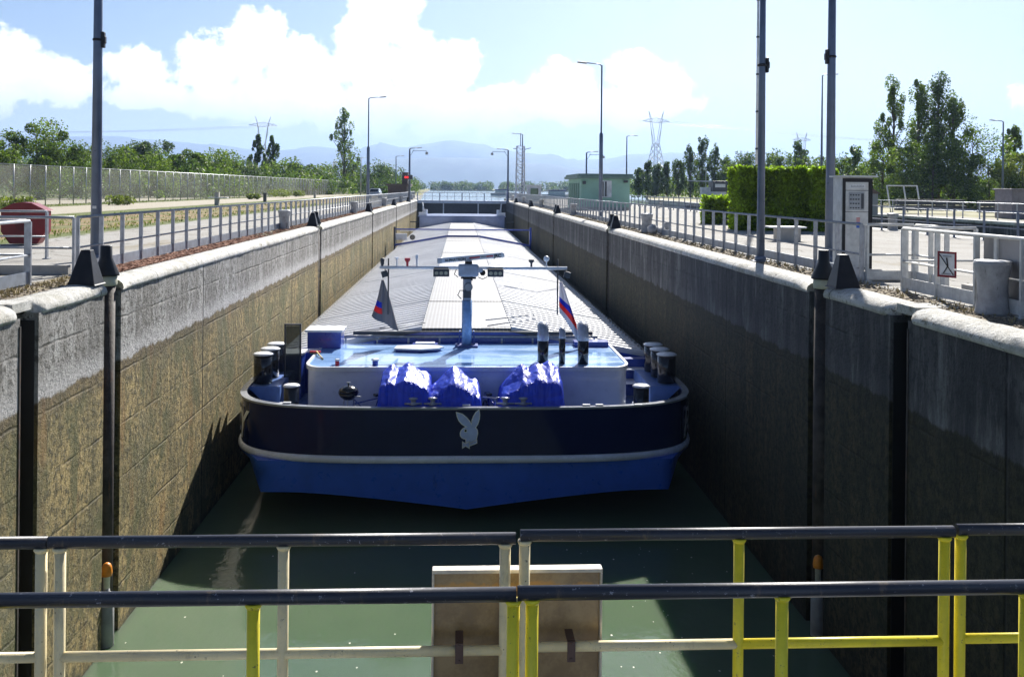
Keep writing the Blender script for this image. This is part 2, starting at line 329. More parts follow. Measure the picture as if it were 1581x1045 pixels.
def watermat(name, col, deep, rough=0.04, bs=0.35):
    m, t = newmat(name); N = NT(t); g = N.n('ShaderNodeNewGeometry').outputs['Position']
    a = N.noise(g, 0.9, 4, 0.6, (1, 0.7, 1)); b = N.noise(g, 5.0, 4, 0.6, (1, 0.6, 1)); c = N.noise(g, 0.25, 3, 0.5)
    colr = N.mix(N.ramp(c, 0.35, 0.65), col, deep)
    h = N.m('ADD', N.m('ADD', N.m('MULTIPLY', a, 0.8), N.m('MULTIPLY', b, 0.22)), N.m('MULTIPLY', N.noise(g, 16, 3, .6, (1, .5, 1)), .05))
    p = N.out(colr, rough, 0, N.bump(h, bs, 0.06), spec=0.5, ior=1.33)
    if name == 'lock_water': p.inputs['Subsurface Weight'].default_value = 1.0; p.inputs['Subsurface Radius'].default_value = (.5, .8, .45); p.inputs['Subsurface Scale'].default_value = 1.0
    return m
WATER = watermat('lock_water', (0.112, 0.160, 0.098), (0.094, 0.142, 0.088))
WATER2 = watermat('canal_water', (0.12, 0.185, 0.165), (0.10, 0.165, 0.15), 0.12, 0.8)

def leafmat(name, c1, c2, tr=0.35, sc=0.5):
    m, t = newmat(name); N = NT(t); geo = N.n('ShaderNodeNewGeometry'); g = geo.outputs['Position']
    a = N.ramp(N.noise(g, sc, 3), 0.35, 0.65); col = N.mix(a, c1, c2); rnd = geo.outputs['Random Per Island']
    col = N.mix(N.m('MULTIPLY', N.m('POWER', rnd, 2.0), 0.75), col, tuple(min(1, x * 2.4 + 0.01) for x in c2))
    p = N.n('ShaderNodeBsdfPrincipled'); N.l(col, p.inputs['Base Color']); p.inputs['Roughness'].default_value = 0.55; p.inputs['Specular IOR Level'].default_value = 0.3
    q = N.n('ShaderNodeBsdfTranslucent'); N.l(N.mix(1.0, col, (1.5, 1.7, 0.6), 'MULTIPLY'), q.inputs[0])
    x = N.n('ShaderNodeMixShader'); x.inputs[0].default_value = tr; N.l(p.outputs[0], x.inputs[1]); N.l(q.outputs[0], x.inputs[2])
    o = N.n('ShaderNodeOutputMaterial'); N.l(x.outputs[0], o.inputs[0]); return m
LEAF = [leafmat('leaf_mid', (0.042, 0.075, 0.014), (0.10, 0.14, 0.026)), leafmat('leaf_dark', (0.026, 0.050, 0.014), (0.062, 0.095, 0.022)),
        leafmat('leaf_bluish', (0.035, 0.058, 0.034), (0.070, 0.098, 0.050)), leafmat('leaf_pale', (0.065, 0.085, 0.028), (0.125, 0.145, 0.045))]
HEDGEM = leafmat('hedge_leaf', (0.05, 0.085, 0.010), (0.18, 0.25, 0.025), 0.46, 1.1)
BARK = paint('bark', (0.11, 0.09, 0.065), 0.9, sc=4, var=0.3, bump=0.8)

# ------------------------------------------------------------------ the setting
WZ = -6.02; END = 132.0; ENDW = 134.0
SLOTS = [(16.19, 16.98)] + [(16.19 + 24 * k, 16.98 + 24 * k) for k in range(1, 5)]
REC = (13.15, 13.72)
def wall_side(sgn):
    """lock wall with recesses; white rounded coping follows it"""
    S = lambda x: sgn * x
    path = [(6.0, -6.0)]
    for (a, b), dp in [(REC, 0.75)] + [(s, 0.5) for s in SLOTS]:
        path += [(6.0, a), (6.0 + dp, a), (6.0 + dp, b), (6.0, b)]
    path += [(6.0, END)]
    mb = MB()
    zs = [-7.5, -6.3, -0.17]
    for (x0, y0), (x1, y1) in zip(path[:-1], path[1:]):
        for za, zb in zip(zs[:-1], zs[1:]):
            q = [(S(x0), y0, za), (S(x1), y1, za), (S(x1), y1, zb), (S(x0), y0, zb)]
            mb.add(q if sgn < 0 else q[::-1], [(0, 1, 2, 3)])
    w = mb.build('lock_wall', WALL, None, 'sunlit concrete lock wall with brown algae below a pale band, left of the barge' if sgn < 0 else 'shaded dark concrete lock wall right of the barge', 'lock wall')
    # coping: profile swept along y, broken at recesses, with rounded ends
    segs = [(-6.0, REC[0])]; prev = REC[1]
    for a, b in SLOTS: segs.append((prev, a)); prev = b
    segs.append((prev, END))
    cp = MB()
    prof = [(6.40, -0.16), (6.40, 0.010), (6.28, 0.014), (6.12, 0.0), (6.035, -0.03), (5.98, -0.08), (5.96, -0.14), (5.975, -0.19), (6.02, -0.195)]
    for y0, y1 in segs:
        rings = []
        big = 0.22 if (abs(y0 - REC[1]) < .01 or abs(y1 - REC[0]) < .01) else 0.05
        stations = []
        L_ = y1 - y0; nst = max(2, int(L_ / 0.5))
        for i in range(nst + 1): stations.append((y0 + L_ * i / nst, 0.0))
        ex = []
        for k in range(1, 5):
            tt = k / 4 * math.pi / 2; ex.append((big * math.sin(tt), big * (1 - math.cos(tt))))
        if big > 0.1 and abs(y1 - REC[0]) < .01: stations = [(min(yy, y1 - big), 0) for yy, _ in stations if yy < y1 - big] + [(y1 - big, 0)] + [(y1 - big + a, b) for a, b in ex]
        if big > 0.1 and abs(y0 - REC[1]) < .01: stations = [(y0 + big - a, b) for a, b in ex[::-1]] + [(y0 + big, 0)] + [(yy, 0) for yy, _ in stations if yy > y0 + big]
        for yy, ins in stations:
            jit = random.uniform(-0.013, 0.013)
            rings.append([(S(x + (ins if x < 6.39 else 0) + (jit if x < 6.3 else 0)), yy, z) for x, z in prof])
        n = len(prof); vs = [p for r in rings for p in r]
        fs = [(i * n + k, i * n + k + 1, (i + 1) * n + k + 1, (i + 1) * n + k) for i in range(len(rings) - 1) for k in range(n - 1)]
        fs += [tuple(range(n)), tuple((len(rings) - 1) * n + k for k in range(n))[::-1]]
        if sgn < 0: fs = [f[::-1] for f in fs]
        cp.add(vs, fs, True)
    cp.b2(min(S(6.10), S(6.76)), max(S(6.10), S(6.76)), REC[0] + .001, REC[1] - .001, -0.12, 0.008)
    for a, b in SLOTS: cp.b2(min(S(6.42), S(6.51)), max(S(6.42), S(6.51)), a + .001, b - .001, -0.12, 0.008)
    cp.build('coping', COPING, w)
    return w
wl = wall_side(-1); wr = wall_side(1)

# ground sheet
g = MB()
def rect(x0, x1, y0, y1, z=0.0): g.add([(x0, y0, z), (x1, y0, z), (x1, y1, z), (x0, y1, z)], [(0, 1, 2, 3)])
FAR = 9000
def ybands(x0, x1, side):
    cuts = [-60, REC[0]] ; prev = -60
    for a, b in [REC] + SLOTS:
        dp = 0.76 if (a, b) == REC else 0.51
        if side < 0: rect(x0, x1, prev, a); rect(x0, -6.0 - dp, a, b)
        else: rect(x0, x1, prev, a); rect(6.0 + dp, x1, a, b)
        prev = b
    rect(x0, x1, prev, END)
ybands(-40, -6.395, -1); rect(-FAR, -40, -60, END); ybands(6.395, 17.9, 1); rect(31.1, FAR, -60, END)
rect(-FAR, -7.0, END, 160); rect(7.0, 17.9, END, 160); rect(31.1, FAR, END, 160)
g.add([(-FAR, 160, 0), (-7, 160, 0), (-16, 420, 0), (-30, 950, 0), (-FAR, 950, 0)], [(0, 1, 2, 3, 4)])
g.add([(FAR, 160, 0), (31.1, 160, 0), (80, 420, 0), (190, 950, 0), (FAR, 950, 0)], [(4, 3, 2, 1, 0)])
rect(-FAR, FAR, 950, 14000)
g.build('ground', GROUND, kind='structure', label='pale asphalt quay, dry verge and grass fields', cat='ground')
# quay banks around the upper water
b = MB(); CONC = paint('pale_concrete', (0.42, 0.40, 0.37), 0.85, sc=1.5, bump=0.6, dirt=(0.2, 0.18, 0.14))
for a, c in (((-7, 160), (-16, 420)), ((-16, 420), (-30, 950)), ((-30, 950), (190, 950)), ((190, 950), (80, 420)), ((80, 420), (31.1, 160)), ((17.9, 160), (7, 160)), ((7, 160), (7, END)), ((-7, END), (-7, 160)), ((17.9, END), (17.9, 160)), ((31.1, 160), (31.1, END))):
    b.add([(a[0], a[1], -3), (c[0], c[1], -3), (c[0], c[1], -0.005), (a[0], a[1], -0.005)], [(0, 1, 2, 3)])
b.build('bank', CONC, kind='structure', label='low concrete bank of the upper canal', cat='bank')
w = MB(); w.add([(-6.9, -6, WZ), (6.9, -6, WZ), (6.9, END, WZ), (-6.9, END, WZ)], [(0, 1, 2, 3)])
w.build('lock_water', WATER, kind='structure', label='green lock water below the foreground railing', cat='water')
w = MB(); w.add([(-35, END + 1.2, -0.75), (195, END + 1.2, -0.75), (195, 955, -0.75), (-35, 955, -0.75)], [(0, 1, 2, 3)])
w.build('canal_water', WATER2, kind='structure', label='pale green canal beyond the far gate', cat='water')
# far lock end structure + chamber floor of second lock
w = MB(); w.add([(18, -60, WZ), (31, -60, WZ), (31, END, WZ), (18, END, WZ)], [(0, 1, 2, 3)])
w.build('second_lock_water', WATER, kind='structure', label='low water of the second lock chamber', cat='water')

mb = MB(); r = random.Random(21)  # pale flecks: floating debris, plus water sparkles put in as bright specks
for _ in range(170):
    y = r.uniform(6, 21); x = r.uniform(-5.8, 5.8) if r.random() < .5 else r.gauss(3.6, 1.0); x = max(-5.9, min(5.9, x)); q = r.uniform(.006, .022); a = r.uniform(0, 3)
    mb.add([(x + q * math.cos(a + t), y + q * 1.6 * math.sin(a + t), WZ + .004) for t in (0, 1.7, 3.0, 4.6)], [(0, 1, 2, 3)])
mb.build('debris_and_sparkles', paint('pale_fleck', (.55, .55, .45), .6, bump=0), kind='stuff', label='tiny pale flecks on the lock water, floating debris and painted sparkles', cat='debris')
# second lock walls
def simple_wall(x0, x1, label, cpx0, cpx1):
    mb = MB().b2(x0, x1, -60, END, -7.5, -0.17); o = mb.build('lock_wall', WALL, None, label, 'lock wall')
    MB().b2(cpx0, cpx1, -60, END - 0.01, -0.165, 0.012).build('coping', COPING, o, bevel=0.03)
simple_wall(17.9, 18.5, 'near wall of the second lock behind the hedge', 17.85, 18.53)
simple_wall(30.5, 31.1, 'far shaded wall of the second lock on the right', 30.47, 31.15)

# hills
def ridge(name, pts, Y, depth, base, mat, label, seed):
    r = random.Random(seed); xs = []; mb = MB(); rows = []
    pxs = list(range(-500, 2300, 12))
    def hp(px):
        for (a, ya), (b_, yb) in zip(pts[:-1], pts[1:]):
            if a <= px <= b_:
                u = (px - a) / (b_ - a); u = u * u * (3 - 2 * u); return ya + (yb - ya) * u
        return pts[0][1] if px < pts[0][0] else pts[-1][1]
    n = 9
    for px in pxs:
        P = at(px, hp(px) + r.uniform(-0.5, 0.5), Y)
        col = []
        for k in range(n):
            u = k / (n - 1); yy = Y + (u - 0.5) * depth; prof = math.sin(math.pi * u) ** 0.8
            jx = r.uniform(-0.06, 0.06) if 0 < k < n - 1 and k != n // 2 else 0
            col.append((P.x * (1 + 0 * u), yy, (P.z) * (max(0, prof + jx)) - 2 if k != n // 2 else P.z))
        rows.append(col)
    vs = [p for c in rows for p in c]
    fs = [(i * n + k, (i + 1) * n + k, (i + 1) * n + k + 1, i * n + k + 1) for i in range(len(rows) - 1) for k in range(n - 1)]
    mb.add(vs, fs, True).build(name, mat, kind='structure', label=label, cat='hills')
HILL = paint('hill_forest', (0.045, 0.065, 0.04), 0.95, sc=0.004, var=0.4, bump=0)
ridge('hills', [(-500, 205), (0, 207), (100, 212), (170, 210), (250, 217), (330, 224), (395, 231), (435, 233), (485, 226), (545, 232), (590, 222), (622, 228), (660, 222), (692, 217), (742, 222), (775, 232), (835, 238), (890, 247), (930, 246), (980, 238), (1050, 236), (1100, 246), (1180, 244), (1300, 243), (1400, 246), (1600, 250), (2300, 252)], 8200, 2600, 0, HILL, 'blue mountain ridge on the horizon', 1)
ridge('foothills', [(-500, 262), (540, 262), (600, 246), (690, 243), (750, 245), (830, 252), (900, 262), (1000, 260), (1100, 258), (1250, 262), (2300, 264)], 6000, 1500, 0, HILL, 'lower blue foothills below the ridge', 2)

# ------------------------------------------------------------------ foreground gate railings
def fadepaint(name, c, chips=(0.12, 0.09, 0.05)):
    m, t = newmat(name); N = NT(t); g = N.n('ShaderNodeNewGeometry').outputs['Position']
    a = N.noise(g, 5, 5, 0.7); b_ = N.noise(g, 38, 5, 0.75)
    col = N.mix(N.ramp(a, 0.3, 0.7), tuple(x * 0.82 for x in c), c); col = N.mix(N.m('MULTIPLY', N.ramp(b_, 0.63, 0.67), 0.9), col, chips); col = N.mix(N.m('MULTIPLY', N.ramp(N.noise(g, 9, 6, 0.75, (1, 1, .3)), 0.55, 0.7), 0.35), col, (0.30, 0.22, 0.12))
    N.out(col, 0.42, 0, N.bump(N.noise(g, 60, 3), 0.25, 0.003)); return m
CREAM = fadepaint('cream_paint', (0.86, 0.74, 0.45)); YEL = fadepaint('yellow_paint', (0.88, 0.74, 0.03))
BRAIL = fadepaint('black_rail_paint', (0.035, 0.037, 0.05), (0.35, 0.35, 0.38))
YF, YN = 4.35, 3.72; RZ = 0.035
def xat(px, py, Y): return at(px, py, Y).x
def gate_panel(pxs, ends, cols, midcols, label, midrail=True, Y=YF, dz=0.0, bot=-1.2, pyref=950, rad=0.0265):
    x0, x1 = xat(ends[0], 838 if Y == YF else 918, Y), xat(ends[1], 838 if Y == YF else 918, Y)
    o = empty('gate_railing', ((x0 + x1) / 2, Y, bot), 0, label, 'railing', 'railing panels on the gate walkway')
    inv = Matrix.Translation(-Vector(o.location))
    def loc(p): return inv @ Vector(p)
    MB().tube([loc((x0, Y, RZ + dz)), loc((x1, Y, RZ + dz))], rad, 16).build('top_rail', BRAIL, o)
    ps = []
    for px, c in zip(pxs, cols):
        x = xat(px, pyref, Y); ps.append(x)
        MB().tube([loc((x, Y, bot)), loc((x, Y, RZ + dz - 0.022))], 0.0245, 12).lathe(loc((x, Y, RZ + dz - 0.04)), [(0.026, 0), (0.033, 0.012), (0.03, 0.02)], 10).build('post', c, o)
    if midrail:
        for (xa, xb), c in zip(midcols[0], midcols[1]):
            MB().tube([loc((xat(xa, 1005, Y), Y, -0.465 + dz)), loc((xat(xb, 1005, Y), Y, -0.465 + dz))], 0.0225, 12).build('mid_rail', c, o)
    return o
gate_panel([-330, 63], (-420, 74), [CREAM, CREAM], ([(-330, 63)], [CREAM]), 'cream railing panel cut by the left edge of the photo, black top rail')
gate_panel([92, 437, 779], (76, 796), [CREAM] * 3, ([(92, 779)], [CREAM]), 'cream railing panel with black top rail, left of the sign board centre')
gate_panel([809, 1140, 1457], (803, 1472), [CREAM, YEL, YEL], ([(809, 1140), (1140, 1457)], [CREAM, YEL]), 'railing panel turning from cream to yellow, right of the sign board centre', dz=0.012)
gate_panel([1482, 1830], (1477, 1900), [YEL, YEL], ([(1482, 1830)], [YEL]), 'yellow railing panel cut by the right edge of the photo, black top rail', dz=0.02)
gate_panel([-20, 391, 792], (-60, 797), [YEL] * 3, ([], []), 'nearer railing with bright yellow posts, left half', midrail=False, Y=YN, dz=0.012, bot=-0.8, pyref=980, rad=0.028)
gate_panel([821, 1207, 1583], (799, 1700), [YEL] * 3, ([], []), 'nearer railing with bright yellow posts, right half', midrail=False, Y=YN, dz=0.016, bot=-0.8, pyref=980, rad=0.028)
# gate walkway below the frame
gw = empty('gate_walkway', (0, 4.0, -0.95), 0, 'steel walkway deck carrying the yellow foreground railings', 'walkway')
MB().b2(-6.2, 6.2, -0.3, 0.45, -0.12, -0.02).build('deck', GALV, gw)
o = empty('near_gate', (0, 3.0, WZ), 0, 'dark steel lower lock gate below the walkway', 'lock gate')
MB().b2(-6, 6, 0, 0.35, -1.5, 4.9).build('gate_leaf', BLKST, o)
# sign board
SB = 4.46
sx0, sx1 = xat(671, 900, SB), xat(925, 900, SB); st = at(790, 879, SB).z
def signmat():
    m, t = newmat('sign_back'); N = NT(t); g = N.n('ShaderNodeNewGeometry').outputs['Position']
    sp = N.n('ShaderNodeSeparateXYZ'); N.l(g, sp.inputs[0])
    a = N.noise(g, 6, 6, 0.7); col = N.mix(N.ramp(a, 0.35, 0.65), (0.23, 0.155, 0.075), (0.35, 0.25, 0.125))
    zj = N.m('ADD', sp.outputs[2], N.m('MULTIPLY', N.m('SUBTRACT', N.noise(g, 14, 5, 0.7), 0.5), 0.10))
    band = N.m('MULTIPLY', N.ramp(zj, st - 0.135, st - 0.10), N.ramp(zj, st - 0.055, st - 0.075)); col = N.mix(N.m('MULTIPLY', band, 0.8), col, (0.52, 0.27, 0.06))
    s = N.noise(g, 40, 6, 0.8, (1, 1, 0.15)); col = N.mix(N.m('MULTIPLY', N.ramp(s, 0.68, 0.72), 0.5), col, (0.4, 0.36, 0.28))
    N.out(col, 0.38, 0.15, N.bump(a, 0.1, 0.01)); return m
sb = empty('sign_board', ((sx0 + sx1) / 2, SB, st), 0, 'brown weathered sign board seen from behind, fixed to the railing', 'sign board')
hw = (sx1 - sx0) / 2
MB().b2(-hw, hw, -0.004, 0.012, -1.05, -0.008).build('board', signmat(), sb)
rim = MB().b2(-hw - 0.012, hw + 0.012, -0.028, 0.03, -0.0075, 0.010); rim.b2(-hw - 0.012, -hw - 0.0003, -0.028, 0.03, -1.06, -0.008); rim.b2(hw + 0.0003, hw + 0.012, -0.028, 0.03, -1.06, -0.008)
rim.build('rim', paint('sign_rim', (0.55, 0.50, 0.42), 0.4, 0.2, sc=10), sb, bevel=0.004)
for px in (709, 881):
    x = xat(px, 1005, YF) - (sx0 + sx1) / 2
    bk = MB().b2(x - 0.016, x + 0.016, -0.16, -0.145, -0.475 - 0 - 0.0, -0.37); bk = MB()
    bk.box((x, YF - SB - 0.026, -0.465 - st + 0.0), (0.036, 0.006, 0.09)); bk.box((x, (YF - SB) / 2 - 0.01, -0.465 - st + 0.042), (0.036, SB - YF - 0.0, 0.006))
    bk.tube([(x, YF - SB - 0.034, -0.465 - st + 0.034), (x, YF - SB - 0.026, -0.465 - st + 0.034)], 0.007, 8); bk.tube([(x, YF - SB - 0.034, -0.465 - st - 0.034), (x, YF - SB - 0.026, -0.465 - st - 0.034)], 0.007, 8)
    bk.build('bracket', paint('bracket_brown', (0.09, 0.05, 0.04), 0.5), sb)

# ------------------------------------------------------------------ mooring slots: guide, cones, floating bollards
GUIDE = RUST
def frustum(mb, c, w0, w1, h, tilt=0.0, lean=(0, 0)):
    x, y, z = c; a, b_ = w0[0] / 2, w0[1] / 2; e, f = w1[0] / 2, w1[1] / 2
    vs = [(x - a, y - b_, z), (x + a, y - b_, z), (x + a, y + b_, z), (x - a, y + b_, z), (x - e + lean[0], y - f + lean[1], z + h), (x + e + lean[0], y - f + lean[1], z + h), (x + e + lean[0], y + f + lean[1], z + h), (x - e + lean[0], y + f + lean[1], z + h)]
    return mb.add(vs, [(3, 2, 1, 0), (4, 5, 6, 7), (0, 1, 5, 4), (1, 2, 6, 5), (2, 3, 7, 6), (3, 0, 4, 7)])
BAND = paint('pale_band', (0.50, 0.50, 0.38), 0.6, dirt=(0.15, 0.12, 0.08))
FST0 = ['nearest', 'second nearest', 'third nearest', 'fourth nearest', 'farthest']
protoc = {}
for s, side in ((-1, 'left'), (1, 'right')):
    for k, (y0, y1) in enumerate(SLOTS):
        wname = 'sunlit left' if s < 0 else 'shaded right'
        # guard cone on near side of the slot
        o = empty('guard_cone', (s * 6.22, y0 - 0.2, 0.012), 0, f'black steel cone on the {side} coping, just before the {FST0[k]} mooring slot', 'cone guard', 'black cone guards along the lock edge')
        if 'a' not in protoc:
            protoc['a'] = frustum(MB(), (0, 0, 0), (0.42, 0.44), (0.15, 0.16), 0.54, lean=(0.0, 0.04)).build('cone', BLKST, o, bevel=0.012)
            protoc['a2'] = frustum(MB(), (0, 0, -0.014), (0.46, 0.48), (0.43, 0.45), 0.016).build('flange', BLKST, o)
        else:
            for q in ('a', 'a2'):
                c = protoc[q].copy(); COL.objects.link(c); reg(c, o)
        o = empty('guide_post', (s * 6.2, y1 - 0.16, 0.0), 0, f'steel guide post with black cone top in the {FST0[k]} slot, {wname} wall', 'guide post', 'guide posts set into the lock walls')
        if 'b' not in protoc:
            protoc['b'] = MB().lathe((0, 0, -7.0), [(0.155, 0), (0.155, 6.90)], 20).build('post', GUIDE, o)
            protoc['b2'] = MB().lathe((0, 0, -0.10), [(0.175, 0), (0.18, 0.02), (0.18, 0.155), (0.16, 0.165)], 20).build('collar', BAND, o)
            protoc['b3'] = MB().lathe((0, 0, 0.067), [(0.215, 0), (0.215, 0.03), (0.10, 0.30), (0.095, 0.50), (0.085, 0.51)], 14).build('cone', BLKST, o)
        else:
            for q in ('b', 'b2', 'b3'):
                c = protoc[q].copy(); COL.objects.link(c); reg(c, o)
        # steel edge lining
ORANGE = paint('orange_paint', (0.78, 0.27, 0.02), 0.45); ROPEW = paint('white_rope', (0.6, 0.6, 0.56), 0.8)
for s, side in ((-1, 'left'), (1, 'right')):
    o = empty('floating_bollard', (s * 6.0, 16.42, WZ), 0, f'floating bollard with orange cap in the nearest slot, {side} wall', 'bollard', 'floating bollards')
    MB().lathe((0, 0, -0.3), [(0.12, 0), (0.12, 1.0), (0.05, 1.1), (0.05, 1.25)], 14).build('float', paint('float_grey', (0.35, 0.36, 0.36), 0.6, dirt=(0.2, 0.12, 0.07)), o)
    MB().lathe((0, 0, 0.95), [(0.05, 0), (0.055, 0.2), (0.075, 0.21)], 12).build('stem', ROPEW, o)
    MB().lathe((0, 0, 1.16), [(0.085, 0), (0.09, 0.05), (0.08, 0.14), (0.06, 0.19), (0.02, 0.215)], 14).build('cap', ORANGE, o)
    MB().lathe((0, 0, 0.80), [(0.11, 0), (0.135, 0.03), (0.11, 0.06)], 14).build('collar', ROPEW, o)
# recess ladders and steel edge angles
for s, side in ((-1, 'left'), (1, 'right')):
    o = empty('ladder', (s * 6.42, (REC[0] + REC[1]) / 2, WZ), 0, f'rusty steel ladder set in the dark recess of the {side} wall', 'ladder', 'ladders in the wall recesses')
    for yy in (-0.24, -0.02):
        MB().box((0, yy, 2.9), (0.05, 0.014, 6.2)).build('rail', RUST, o)
    MB_ = MB()
    for k in range(20): MB_.tube([(0, -0.24, 0.1 + 0.3 * k), (0, -0.02, 0.1 + 0.3 * k)], 0.012, 6)
    MB_.build('rungs', RUST, o)
    # steel corner lining of the recess
    o = MB().b2(s * 6.0 - 0.012 if s > 0 else -6.0 - 0.02, s * 6.0 + 0.02 if s > 0 else -6.0 + 0.012, REC[0] - 0.03, REC[0] + 0.012, -7, -0.28).build('edge_angle', RUST, None, f'rusty steel angle lining the near edge of the {side} wall recess', 'steel edge')
for s, side in ((-1, 'left'), (1, 'right')):
    tag(MB().b2(s * 6.745, s * 6.05, REC[1] + 0.0 - 0.02, REC[1] - 0.006, -7.2, -0.27).build('recess_plate', paint('recess_black', (0.016, 0.016, 0.018), 0.5, dirt=(0.05, 0.045, 0.03)), None), f'black steel plate lining the recess of the {side} wall', 'steel plate')

# ------------------------------------------------------------------ quay railings
def railing(pts, spacing, label, mat, group=None, h=1.02, toe=True, postw=0.075, name='railing', mid=0.48, toeh=0.19, maxposts=100, thick=0.026, toemat=None):
    """railing along a polyline of ground points"""
    o = empty(name, (pts[0][0], pts[0][1], 0), 0, label, 'railing', group)
    P = [Vector((p[0] - pts[0][0], p[1] - pts[0][1], 0)) for p in pts]
    for i in range(len(P) - 1):
        a, b_ = P[i], P[i + 1]; d = (b_ - a)
        MB().tube([a + Vector((0, 0, h)), b_ + Vector((0, 0, h))], thick, 10).build('top_rail', mat, o)
        MB().tube([a + Vector((0, 0, mid)), b_ + Vector((0, 0, mid))], 0.019, 8).build('mid_rail', mat, o)
        if toe: MB().bar(a + Vector((0, 0, toeh / 2 + 0.03)), b_ + Vector((0, 0, toeh / 2 + 0.03)), 0.012, toeh).build('toe_board', toemat or mat, o)
    tot = sum((P[i + 1] - P[i]).length for i in range(len(P) - 1)); n = max(1, round(tot / spacing)); post = None
    for k in range(n + 1):
        s_ = tot * k / n; i = 0
        while i < len(P) - 2 and s_ > (P[i + 1] - P[i]).length: s_ -= (P[i + 1] - P[i]).length; i += 1
        d = (P[i + 1] - P[i]).normalized(); q = P[i] + d * s_
        if post is None:
            post = MB().box((0, 0, h / 2), (postw, postw * 0.55, h - 0.02)).box((0, 0, 0.01), (postw * 1.7, postw * 1.7, 0.02)).build('post', mat, o)
        else:
            post2 = post.copy(); COL.objects.link(post2); reg(post2, o); post2.location = q; post2.rotation_euler = (0, 0, math.atan2(d.y, d.x) + math.pi / 2); continue
        post.location = q; post.rotation_euler = (0, 0, math.atan2(d.y, d.x) + math.pi / 2)
    return o
TOEB = paint('toe_board_bluish', (0.34, 0.38, 0.45), 0.35, 0.4, sc=4)
RX = 7.02
railing([(-RX, 17.7), (-RX, 127)], 1.15, 'long grey steel railing along the left quay edge', RAILG, toemat=TOEB)
railing([(-RX, 17.55), (-8.4, 17.55)], 1.0, 'short railing turning away from the left lock edge behind the near gap', RAILG, toe=False)
railing([(-RX, 6.0), (-RX, 15.75)], 1.15, 'near railing on the left quay in front of the red box', RAILG, toemat=TOEB)
railing([(-RX - 0.06, 15.8), (-11.0, 15.85)], 1.3, 'grey railing running off to the left in front of the red box', RAILG, toe=False)
a_ = gr(72, 400); railing([(a_.x, a_.y), (a_.x - 5, a_.y + 0.4)], 1.3, 'grey railing farther back beside the red box', RAILG, toe=False)
MB().b2(-8.5, -7.15, 17.62, 17.75, 0, 0.17).build('step_kerb', CONC, None, 'low concrete kerb across the gap in the left railing', 'kerb', bevel=0.01)
railing([(RX, 17.15), (RX, 127)], 1.15, 'long grey steel railing along the right quay edge', RAILG, toemat=TOEB)
railing([(RX + 0.08, 17.1), (7.95, 17.1)], 0.85, 'short light railing behind the near gap in the right railing', RAILL, toemat=RAILL, toeh=0.16)
railing([(RX, 15.5), (RX, 6.5)], 1.15, 'near light grey railing on the right quay holding the warning sign', RAILL, toemat=RAILL)
railing([(7.95, 17.0), (7.95, 15.9)], 0.55, 'short light railing beside the control cabinet gap', RAILL, toemat=RAILL, toeh=0.16)
railing([(RX + 0.1, 15.62), (8.35, 15.72)], 1.1, 'light railing stub behind the near right railing', RAILL, toe=False)
MB().b2(7.15, 7.9, 17.16, 17.3, 0, 0.2).build('step_kerb', CONC, None, 'low concrete kerb in front of the control cabinet', 'kerb', bevel=0.01)
MB().b2(7.7, 8.5, 14.6, 14.95, 0, 0.17).build('step_kerb', CONC, None, 'low concrete block behind the warning sign', 'kerb', bevel=0.01)
# second lock railings
DRK = paint('dark_blue_rail', (0.16, 0.19, 0.26), 0.5, 0.2)
railing([(17.5, 8), (17.5, 128)], 2.0, 'grey railing on the near side of the second lock', DRK, toe=False, postw=0.07)
railing([(31.6, 8), (31.6, 128)], 2.0, 'grey railing on the far side of the second lock', GALV, toe=False, postw=0.07)
railing([(17.0, END), (17.0, 158)], 1.6, 'railing on the pier between the two canals', GALV, toe=False)
railing([(7.6, END), (7.6, 158)], 1.6, 'railing along the right canal bank beyond the far gate', GALV, toe=False)
railing([(-7.6, END), (-7.6, 158)], 1.6, 'railing along the left canal bank beyond the far gate', GALV, toe=False)

# ------------------------------------------------------------------ mooring bollards on the quay
BOLW = paint('bollard_paint', (0.36, 0.36, 0.37), 0.6, var=0.15, sc=6, dirt=(0.10, 0.09, 0.08), dsc=9, damt=0.9, bump=0.5)
bprof = [(0.225, 0), (0.215, 0.04), (0.19, 0.2), (0.19, 0.4), (0.215, 0.56), (0.235, 0.66), (0.235, 0.70), (0.2, 0.715)]
bp = None
for s, side in ((-1, 'left'), (1, 'right')):
    for k in range(6):
        y = 12.55 + 24.0 * k + (0.6 if s < 0 else 0)
        o = empty('mooring_bollard', (s * 6.86, y, 0.0), random.uniform(0, 3), f'stained white bollard on the {side} quay edge, {FST0[k] if k < 4 else ["fifth nearest","farthest"][k-4]} of six', 'bollard', 'white mooring bollards along the quay')
        if s < 0 and k == 0: o.location.y = 6.5
        if bp is None:
            bp = (MB().lathe((0, 0, 0), bprof[:-1], 22).build('shaft', BOLW, o), MB().lathe((0, 0, 0.70), [(0.236, 0), (0.225, 0.012), (0.1, 0.02), (0.01, 0.022)], 22).build('cap', WH, o))
        else:
            for q in bp: c = q.copy(); COL.objects.link(c); reg(c, o)
